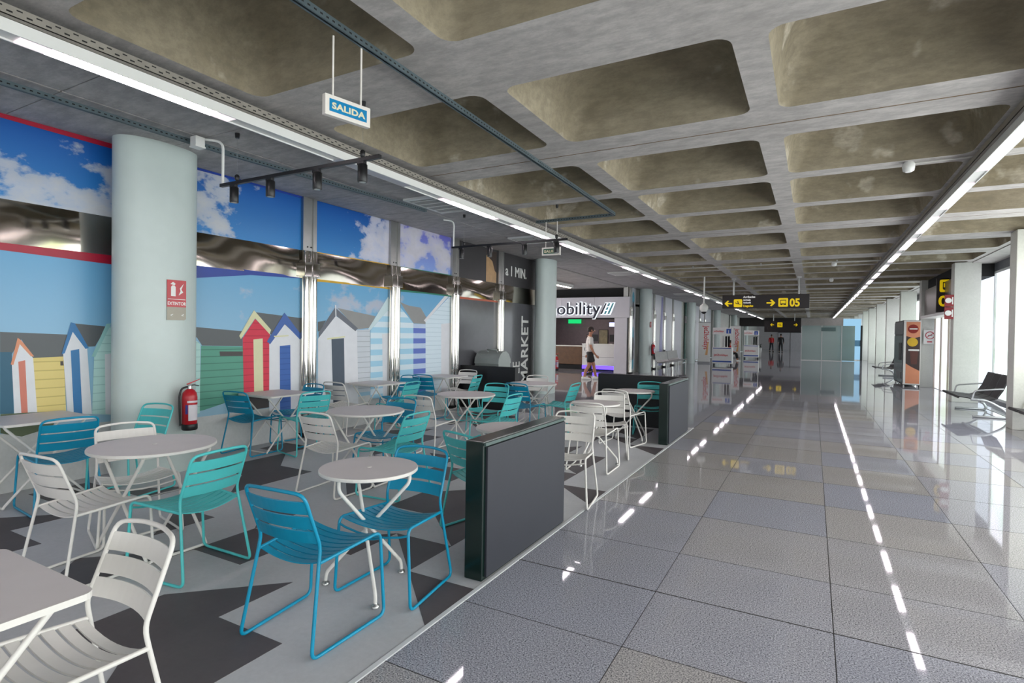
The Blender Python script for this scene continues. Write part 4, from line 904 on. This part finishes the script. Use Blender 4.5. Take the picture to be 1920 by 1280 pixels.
# counters
def counter(x0, x1, y0, y1, z1, label, mat, num=None):
    o = empty('counter', ((x0+x1)/2, (y0+y1)/2, 0), 0, label, 'counter', 'shop counters'); hx, hy = (x1-x0)/2, (y1-y0)/2
    m = MB(); m.bbox(-hx, hx, -hy, hy, .22, z1-.04, .01); m.build('front', mat, o); m = MB(); m.bbox(-hx-.02, hx+.02, -hy-.02, hy+.02, z1-.04, z1, .008); m.build('worktop', white_plastic, o); m = MB(); m.box(-hx+.04, hx-.04, -hy+.06, hy, 0, .2); m.build('plinth', gap_m, o)
    if num:
        text(num, .2, black_m, o, (-hx+.06, -hy-.002, z1-.32), (1, 0, 0), (0, 0, 1), .001, .004)
        m = MB(); m.box(-hx, hx, -hy-.006, -hy+.05, .08, .24); m.build('light_strip', glow('violet_led', (96, 70, 255), 2.6), o); m = MB(); m.box(-hx, hx, -hy-.003, -hy, .62, .63); m.build('seam', gap_m, o)
    return o
counter(-9.22, -7.42, 23.6, 24.3, 1.22, 'white shop counter with violet light strip and number 13', white_plastic, '13')
counter(-11.2, -9.5, 24.3, 24.9, 1.1, 'brown wooden desk left of the white counter', paint('wood_brown', (120, 84, 50), .5, .15))
b = MB(); b.box(-15, -6.9, 27.0, 27.1, 0, 3.6); struct(b.build('wall_shop_back', paint('shop_back', (110, 98, 108), .5, .1)))
b = MB(); b.box(-15, -6.9, 23.05, 27, 2.9, 3.0); struct(b.build('ceiling_shop', paint('shop_ceiling', (196, 182, 168), .6)))
for x, lab in ((-8.0, 'bright screen on the shop back wall, right one'), (-8.75, 'bright screen on the shop back wall, left one')):
    o = empty('wall_screen', (x, 26.95, 2.02), 0, lab, 'screen', 'bright screens in the shop'); m = MB(); m.bbox(-.36, .36, -.03, .03, 0, .26, .006); m.build('casing', black_m, o); m = MB(); m.box(-.33, .33, -.035, -.03, .03, .23); m.build('display', glow('screen_glow', (206, 206, 255), 2.0), o)
o = empty('exit_light', (-10.95, 26.9, 2.2), 0, 'green exit light inside the shop', 'sign'); m = MB(); m.bbox(-.35, .35, -.04, .04, 0, .22, .006); m.build('body', glow('green_glow', (30, 200, 110), 1.2), o); m = MB(); m.box(-.36, .36, -.03, .05, .22, .25); m.build('bracket', black_m, o)
for x, lab in ((-9.6, 'middle'), (-8.4, 'right'), (-10.6, 'left')): o = empty('downlight', (x, 25.0, 2.86), 0, 'small round downlight in the shop ceiling, %s one of three' % lab, 'light', 'downlights in the shop'); m = MB(); m.lathe([(.12, 0), (.14, .04)], (0, 0, 0), 16); m.build('rim', white_plastic, o); m = MB(); m.lathe([(.10, -.004), (.10, .002)], (0, 0, 0), 16); m.build('lamp', glow('downlight_glow', (255, 236, 214), 140), o)
for x, lab in ((-8.9, 'black monitor on the left of the white counter'), (-7.8, 'black monitor on the right of the white counter')):
    o = empty('monitor', (x, 24.0, 1.22), 0, lab, 'monitor', 'monitors on the counter'); m = MB(); m.bbox(-.27, .27, -.02, .02, .1, .42, .006); m.build('screen', black_m, o); m = MB(); m.bbox(-.03, .03, 0, .04, .0, .2, .005); m.build('stand', black_m, o); m = MB(); m.bbox(-.12, .12, -.08, .1, 0, .015, .004); m.build('base', black_m, o)
for x, c_, lab in ((-8.3, (110, 40, 60), 'dark red poster in the shop back'), (-9.4, (150, 140, 110), 'beige poster in the shop back'), (-7.5, (160, 140, 110), 'tan poster at the right of the shop back')):
    o = empty('poster', (x, 26.97, 1.15), 0, lab, 'poster', 'posters in the shop'); m = MB(); m.bbox(-.25, .25, -.02, .02, 0, .75, .005); m.build('frame', black_m, o); m = MB(); m.box(-.22, .22, -.024, -.02, .03, .72); m.build('print', paint('poster_%d' % c_[0], c_, .4, .2), o)
for x, lab in ((-8.7, 'warm linear light in the side hall before the shop, near one'), (-11.2, 'warm linear light in the side hall before the shop, far one')):
    o = empty('hall_light', (x, 17.8, 3.495), 0, lab, 'light', 'linear lights of the side hall'); m = MB(); m.box(-.07, .07, -3.2, 3.2, .02, .15); m.build('housing', white_plastic, o)
    for k in range(3): m = MB(); m.box(-.055, .055, -3.1+2.1*k, -1.2+2.1*k, .008, .02); m.build('led_diffuser', glow('warm_led', (255, 236, 214), 26), o)
# printed white panels past the shop
wp = paint('white_print', (222, 224, 230), .3, .02); cyan_p = paint('print_cyan', (110, 190, 216), .3, .08); lav = paint('print_lavender', (140, 140, 200), .3); tealb = paint('print_teal', (86, 176, 160), .35); phot = paint('print_sandy_photo', (150, 150, 158), .35, .3)
def white_panel(ya, yb, label, mat=None):
    o = empty('printed_panel', (XW, (ya+yb)/2, 0), 0, label, 'panel', 'white printed panels past the shop'); h = (yb-ya)/2
    for z0, z1 in ((.1, 2.42), (2.84, ZC)): m = MB(); m.box(-.02, .006, -h, h, z0, z1); m.build('print_sheet', mat or wp, o)
    m = MB(); m.box(-.02, .012, -h, h, 2.42, 2.84); m.build('mid_band', wp, o); return o
o = white_panel(23.09, 23.75, 'white panel with cyan oval photo prints at the shop corner')
for z, r, mt in ((.5, .35, cyan_p), (1.45, .55, cyan_p), (1.2, .35, phot), (2.7, .4, phot), (3.2, .3, cyan_p), (.75, .2, phot)):
    m = MB(); m.add([(.0135+.0005*(mt == phot), .16*math.cos(t*PI/10), z+r*math.sin(t*PI/10)) for t in range(20)], [list(range(20))]); m.build('oval_print', mt, o)
o = white_panel(24.55, 24.76, 'plain white panel right of the extinguisher column')
o = white_panel(25.05, 26.75, 'white panel with the grey shop name'); gry = paint('print_grey', (120, 122, 128), .4)
text('okmobility', .34, gry, o, (.008, -.72, 1.35), (0, 1, 0), (0, 0, 1), .001, 0, sx=.95)
for k in range(9): m = MB(); m.box(.006, .009, -.6+.13*k, -.6+.13*k+(.09 if k % 3 else .05), 1.0, 1.06); m.build('small_print', gry, o)
o = white_panel(27.05, 28.85, 'white panel with a lavender wedge'); m = MB(); m.prism([(.013, .1, .1), (.013, .8, .1), (.013, .8, 3.6), (.013, .5, 3.6)], (.001, 0, 0)); m.build('wedge_print', lav, o)
white_panel(29.15, 30.85, 'white panel left of the fourth column'); white_panel(31.15, 33.4, 'pale panel behind the bench end'); white_panel(34.5, 35.05, 'teal panel beside the upright banner', tealb); white_panel(35.35, 41, 'pale glazed panel behind the kiosks'); white_panel(41.4, 44, 'farthest pale panel on the left')
# perforated metal bench
o = empty('metal_bench', (-6.25, 24.9, 0), 0, 'grey perforated metal bench against the shop name panel', 'bench'); pm_ = paint('perforated_steel', (176, 176, 174), .4, .08, metal=.4)
for k in range(2):
    y0 = k*2.35; m = MB(); prof = [(.56, .43), (.50, .45), (.14, .42), (.06, .50), (.0, .86), (-.02, .88)]; vs = []
    for yy in (y0, y0+2.25):
        for a, z in prof: vs.append((a, yy, z))
        for a, z in prof[::-1]: vs.append((a-.015, yy, z-.018))
    L = 12; m.add(vs, [(i, (i+1) % L, L+(i+1) % L, L+i) for i in range(L)]+[tuple(range(L))[::-1], tuple(range(L, 2*L))]); m.build('seat_shell', pm_, o)
    for yy in (y0+.2, y0+2.05): m = MB(); m.tube(fillet([(.5, yy, .01), (.5, yy, .40), (.05, yy, .40), (.05, yy, .01)], .05, 4), .018, 8); m.build('leg', steel, o)
# ---- far kiosks and banners
def kiosk(x, y, label, s=1.0):
    o = empty('info_kiosk', (x, y, 0), 0, label, 'kiosk', 'white holiday kiosks'); o.scale = (s, s, s); kb = paint('kiosk_blue', (40, 84, 176), .4); kr = paint('print_red_logo', (216, 60, 66), .4)
    m = MB(); m.bbox(-.52, .52, 0, .6, .12, 1.02, .015); m.build('desk', white_plastic, o); m = MB(); m.box(-.5, .5, -.003, 0, .2, .28); m.build('blue_stripe', kb, o); m = MB(); m.box(-.47, .47, -.003, 0, .95, .99); m.build('top_stripe', kb, o)
    m = MB(); m.bbox(-.52, .52, .1, .25, 1.75, 2.12, .01); m.build('header', white_plastic, o); m = MB(); m.box(.20, .44, .095, .1, 1.80, 2.06); m.build('info_plate', kb, o); text('i', .24, white_plastic, o, (.29, .094, 1.83), (1, 0, 0), (0, 0, 1), .001, .01)
    text('Jet2holidays', .13, kr, o, (-.47, .094, 1.88), (1, 0, 0), (0, 0, 1), .001, .002, sx=.85); text('Jet2holidays', .16, kr, o, (-.42, -.004, .55), (1, 0, 0), (0, 0, 1), .001, .003, sx=.95)
    for xx in (-.5, .46): m = MB(); m.box(xx, xx+.04, .15, .2, 1.0, 1.76); m.build('post', white_plastic, o)
    for xx in (-.02, .12, .26): m = MB(); m.bbox(xx, xx+.1, .3, .33, 1.05, 1.65, .004); m.build('leaflet_rack', gap_m if xx > 0 else steel, o)
    for xx in (-.45, .45): m = MB(); m.lathe([(.05, 0), (.04, .13)], (xx, .3, 0), 10); m.build('foot', black_m, o)
kiosk(-4.45, 32.6, 'white information kiosk with blue i sign, nearer one'); kiosk(-4.05, 44.6, 'white information kiosk farther along, behind the seated person', 1.0)
def banner(x, y, label, rz=0):
    o = empty('banner_stand', (x, y, 0), rz, label, 'banner', 'upright holiday banners'); m = MB(); m.box(-.34, .34, -.01, .01, .10, 2.45); m.build('banner_sheet', white_plastic, o); m = MB(); m.bbox(-.36, .36, -.08, .08, 0, .10, .01); m.build('base', paint('banner_base', (176, 178, 180), .4), o)
    m = MB(); m.bbox(-.35, .35, -.015, .015, 2.44, 2.48, .004); m.build('top_rail', steel, o); text('Jet2holidays', .42, MATS['print_red_logo'], o, (-.02, -.011, 2.25), (0, 0, -1), (1, 0, 0), .001, .006, sx=.70)
    m = MB(); m.prism([(.06, -.011, .5), (.2, -.011, .5), (.26, -.011, 1.3), (.2, -.011, 1.3)], (0, -.001, 0)); m.build('orange_swash', paint('print_peach', (244, 190, 130), .4), o)
banner(-5.8, 35.0, 'white upright banner with red vertical name, nearer one'); banner(-5.25, 45.5, 'white upright banner farther along the left wall')
# far end: potted plant, litter bin, doorway bits
def plant(x, y, label):
    o = empty('potted_plant', (x, y, 0), 0, label, 'plant'); m = MB(); m.lathe([(.17, 0), (.2, .02), (.24, .75), (.21, .78)], (0, 0, 0), 18); m.build('pot', white_plastic, o); lf = paint('leaf_green', (40, 74, 44), .5, .2); rg = random.Random(4)
    for k in range(16):
        a = rg.uniform(0, 2*PI); L = rg.uniform(.35, .6); el = rg.uniform(.3, 1.2); d = Vector((math.cos(a)*math.cos(el), math.sin(a)*math.cos(el), math.sin(el))); s_ = Vector((-d.y, d.x, 0)).normalized()*.05; b0 = Vector((0, 0, .76))
        m = MB(); m.add([b0, b0+d*L*.5+s_, b0+d*L-Vector((0, 0, .1)), b0+d*L*.5-s_, b0+d*L*.5+Vector((0, 0, .02))], [(0, 1, 4), (1, 2, 4), (2, 3, 4), (3, 0, 4), (0, 3, 2, 1)]); m.build('leaf', lf, o)
plant(-3.78, 47.5, 'potted plant in a white planter beside the far kiosk')
for k in range(3):
    o = struct(empty('door_%d' % (k+2), (-4.2+1.5*k, YEND-.05, 0))); m = MB(); m.box(0, 1.4, -.06, 0, 0, 2.3); m.build('leaf', paint('end_door', (222, 218, 222), .4), o); m = MB(); m.box(-.05, 1.45, -.1, 0, 2.3, 2.4); m.build('door_frame', gap_m, o)
b = MB(); b.box(-7, .5, 63, 63.2, 2.75, 3.65); struct(b.build('trim_bulkhead', paint('dark_bulkhead', (40, 36, 34), .6)))
# ================================================================== PEOPLE
def skin_mesh(name, joints, edges, mats, sub=2, root=0):
    """joints: list of (pos, radius or (rx, ry))"""
    me = bpy.data.meshes.new(name); me.from_pydata([j[0] for j in joints], edges, []); o = bpy.data.objects.new(name, me); COL.objects.link(o)
    md = o.modifiers.new('skin', 'SKIN'); md.use_smooth_shade = True; md.branch_smoothing = .6
    for i, j in enumerate(joints):
        r = j[1] if isinstance(j[1], tuple) else (j[1], j[1]); me.skin_vertices[0].data[i].radius = r; me.skin_vertices[0].data[i].use_root = (i == root)
    sm = o.modifiers.new('sub', 'SUBSURF'); sm.levels = sub; sm.render_levels = sub
    dg = bpy.context.evaluated_depsgraph_get(); dg.update(); out = bpy.data.meshes.new_from_object(o.evaluated_get(dg)); bpy.data.objects.remove(o); bpy.data.meshes.remove(me)
    out.materials.clear()
    for mt in mats: out.materials.append(mt)
    for p in out.polygons: p.use_smooth = True; p.material_index = 0
    return out
skin_c = paint('skin_tan', (176, 122, 96), .5, .04); hair_c = paint('hair_dark', (44, 34, 30), .6)
def person(loc, rz, h, label, top_m, leg_m, shoe_m, pose='walk', shorts=False, short_sleeve=True, hair=hair_c, detail=True, girth=1.0):
    """faces local +y; built for height 1.8 then scaled"""
    o = empty('person', loc, rz, label, 'person'); k = h/1.8; o.scale = (k*girth, k*girth, k)
    st = {'walk': (.20, -.17), 'stand': (.03, -.02), 'sit': (.42, .40)}[pose]
    hipz = .95 if pose != 'sit' else .50; dz = hipz-.95
    V = lambda x, y, z: (x, y, z+dz)
    J = [(V(0, 0, .96), (.15, .105)), (V(0, .0, 1.10), (.145, .10)), (V(0, -.01, 1.30), (.165, .11)), (V(0, -.01, 1.44), (.13, .085)), (V(0, .0, 1.53), .055), (V(0, .02, 1.60), .06), (V(0, .035, 1.67), (.075, .09)), (V(0, .025, 1.755), (.068, .08))]
    E = [(i, i+1) for i in range(7)]
    def chain(start, pts):
        prev = start
        for p, r in pts: J.append((p, r)); E.append((prev, len(J)-1)); prev = len(J)-1
        return prev
    feet = []
    for s_, fy in ((-1, st[0]), (1, st[1])):
        if pose == 'sit': pts = [(V(s_*.10, .02, .93), .095), (V(s_*.12, .40, .95), .062), (V(s_*.12, .44, .75), .056), (V(s_*.12, .46, .56), .042)]; fz = V(0, 0, .52)[2]; feet.append((s_*.12, .46, fz-.01))
        else: pts = [(V(s_*.095, .0, .86), .092), (V(s_*.10, fy*.42+.04, .50), .060), (V(s_*.10, fy*.8, .30), .055), (V(s_*.10, fy, .09), .040)]; feet.append((s_*.10, fy, .09))
        chain(0, pts); 
        a = feet[-1]; chain(len(J)-1, [((a[0], a[1]+.05, a[2]-.045), .038), ((a[0], a[1]+.16, a[2]-.06), .032)])
    hands = []
    for s_, sw in ((-1, -.08 if pose == 'walk' else .02), (1, .06 if pose == 'walk' else .05)):
        if pose == 'sit': arm = [(V(s_*.19, -.01, 1.43), .058), (V(s_*.23, .0, 1.16), .045), (V(s_*.18, .22, 1.05), .036), (V(s_*.14, .32, 1.03), .028)]
        else: arm = [(V(s_*.19, -.01, 1.43), .058), (V(s_*.235, sw*.25-.03, 1.15), .044), (V(s_*.245, sw*.8+.02, .94), .034), (V(s_*.24, sw+.06, .87), .028)]
        e = chain(3, arm); w = Vector(arm[-1][0]); d = (w-Vector(arm[-2][0])).normalized()
        palm = chain(e, [(tuple(w+d*.06), (.036, .02))])
        if detail:
            for f in range(4):
                off = Vector((0, (f-1.5)*.018, 0)); L = (.065, .075, .072, .055)[f]
                chain(palm, [(tuple(w+d*.10+off), .0095), (tuple(w+d*(.10+L*.5)+off+Vector((-s_*.008, 0, 0))), .009), (tuple(w+d*(.10+L)+off+Vector((-s_*.025, 0, 0))), .007)])
            chain(palm, [(tuple(w+d*.05+Vector((0, .04, 0))), .011), (tuple(w+d*.10+Vector((-s_*.01, .055, 0))), .009)])
    link('body', skin_mesh('body', J, E, [skin_c]), o)
    # clothing
    T = [(V(0, 0, .84), (.175, .13)), (V(0, .0, 1.08), (.168, .122)), (V(0, -.01, 1.30), (.182, .126)), (V(0, -.01, 1.44), (.15, .10)), (V(0, -.005, 1.505), .068)]; TE = [(0, 1), (1, 2), (2, 3), (3, 4)]
    for s_, sw in ((-1, -.08 if pose == 'walk' else .02), (1, .06 if pose == 'walk' else .05)):
        i = len(T)
        if pose == 'sit': T += [(V(s_*.195, -.01, 1.43), .074), (V(s_*.232, .0, 1.18), .062), (V(s_*.18, .2, 1.06), .05)]
        else: T += [(V(s_*.195, -.01, 1.43), .074), (V(s_*.236, sw*.25-.03, 1.17), .066 if short_sleeve else .058), (V(s_*.245, sw*.75+.01, .97), .046)]
        TE += [(3, i), (i, i+1)]
        if short_sleeve: T.pop()
        else: TE.append((i+1, i+2))
    link('shirt', skin_mesh('shirt', T, TE, [top_m]), o)
    G = [(V(0, 0, 1.06), (.160, .118)), (V(0, 0, .93), (.166, .122))]; GE = [(0, 1)]
    for s_, fy in ((-1, st[0]), (1, st[1])):
        i = len(G)
        if pose == 'sit': G += [(V(s_*.10, .04, .93), .11), (V(s_*.12, .40, .95), .078), (V(s_*.12, .44, .75), .07), (V(s_*.12, .46, .60), .06)]; n_ = 4
        elif shorts: G += [(V(s_*.097, .0, .85), .112), (V(s_*.102, fy*.36+.035, .56), .098)]; n_ = 2
        else: G += [(V(s_*.097, .0, .85), .108), (V(s_*.10, fy*.42+.04, .50), .078), (V(s_*.10, fy*.8, .30), .068), (V(s_*.10, fy, .12), .060)]; n_ = 4
        GE += [(1, i)]+[(i+q, i+q+1) for q in range(n_-1)]
    link('shorts' if shorts else 'trousers', skin_mesh('trousers', G, GE, [leg_m]), o)
    for a in feet:
        m = MB(); z = a[2]-.09; pr = [(-.085, .0, .045), (-.05, .02, .052), (.05, .0, .055), (.14, .0, .052), (.20, .0, .035)]; vs = []
        hh = (.085, .10, .085, .06, .035)
        for (yy, _, wd), hz in zip(pr, hh): vs += [(a[0]-wd, a[1]+yy, z), (a[0]+wd, a[1]+yy, z), (a[0]+wd*.7, a[1]+yy, z+hz), (a[0]-wd*.7, a[1]+yy, z+hz)]
        m.add(vs, [(q*4+r, q*4+(r+1) % 4, q*4+4+(r+1) % 4, q*4+4+r) for q in range(4) for r in range(4)]+[(3, 2, 1, 0), (16, 17, 18, 19)], 0, True); m.build('shoe', shoe_m, o)
    H = Vector(V(0, .03, 1.70))
    m = MB(); m.lathe([(.02, .105), (.06, .09), (.085, .05), (.092, .0), (.088, -.04), (.07, -.075)], H+Vector((0, -.022, .012)), 20, sx=.93, sy=1.12); m.build('hair', hair, o)
    if detail:
        for nm, p, r, mt in (('nose', (0, .106, -.035), (.012, .018, .02), skin_c), ('eye', (-.03, .098, -.01), (.012, .008, .008), white_plastic), ('eye', (.03, .098, -.01), (.012, .008, .008), white_plastic), ('ear', (-.083, .0, -.02), (.012, .022, .034), skin_c), ('ear', (.083, .0, -.02), (.012, .022, .034), skin_c), ('mouth', (0, .104, -.068), (.024, .007, .006), paint('lips', (150, 84, 78), .5))):
            m = MB(); m.lathe([(math.sin(t*PI/6)+.001, -math.cos(t*PI/6)) for t in range(7)], (0, 0, 0), 10); vs = [(H.x+p[0]+v[0]*r[0], H.y+p[1]+v[1]*r[1], H.z+p[2]+v[2]*r[2]) for v in m.v]; m.v = vs; m.build(nm, mt, o)
    return o
ang = math.atan2(.479, .878)-PI/2
person((-7.12, 19.0, 0), ang, 1.90, 'man in white polo shirt, black shorts and white shoes walking past the shop', paint('polo_white', (236, 232, 228), .7), paint('shorts_black', (22, 22, 24), .7), white_plastic, 'walk', True, girth=1.15)
person((-8.02, 21.42, 0), PI/2+.3, 1.70, 'person in dark clothes half hidden behind the man in white', paint('cloth_dark_red', (70, 30, 44), .7), paint('cloth_black', (24, 24, 28), .7), black_m, 'stand', False, False)
person((-4.15, 69.0, 0), PI+.4, 1.95, 'far person in a red top walking along the concourse', paint('cloth_red', (196, 24, 32), .7), paint('cloth_navy', (30, 30, 44), .7), black_m, 'walk', False, False, detail=False)
person((-3.05, 66.0, 0), .2, 2.02, 'far person in dark clothes near the end of the concourse', MATS['cloth_black'], MATS['cloth_black'], black_m, 'walk', False, False, detail=False)
person((-4.95, 40.0, 0), -PI/2+.3, 1.85, 'seated person in red and black between the two kiosks', MATS['cloth_red'], MATS['cloth_black'], white_plastic, 'sit', False, False, detail=False)
o = empty('stool', (-4.98, 40.0, 0), 0, 'dark stool under the seated person', 'stool'); m = MB(); m.lathe([(.2, .40), (.21, .42), (.2, .45)], (0, 0, 0), 18); m.build('seat', black_m, o)
for a in range(4): t = a*PI/2+.4; m = MB(); m.tube([(.13*math.cos(t), .13*math.sin(t), .41), (.2*math.cos(t), .2*math.sin(t), 0)], .014, 8); m.build('leg', steel, o)
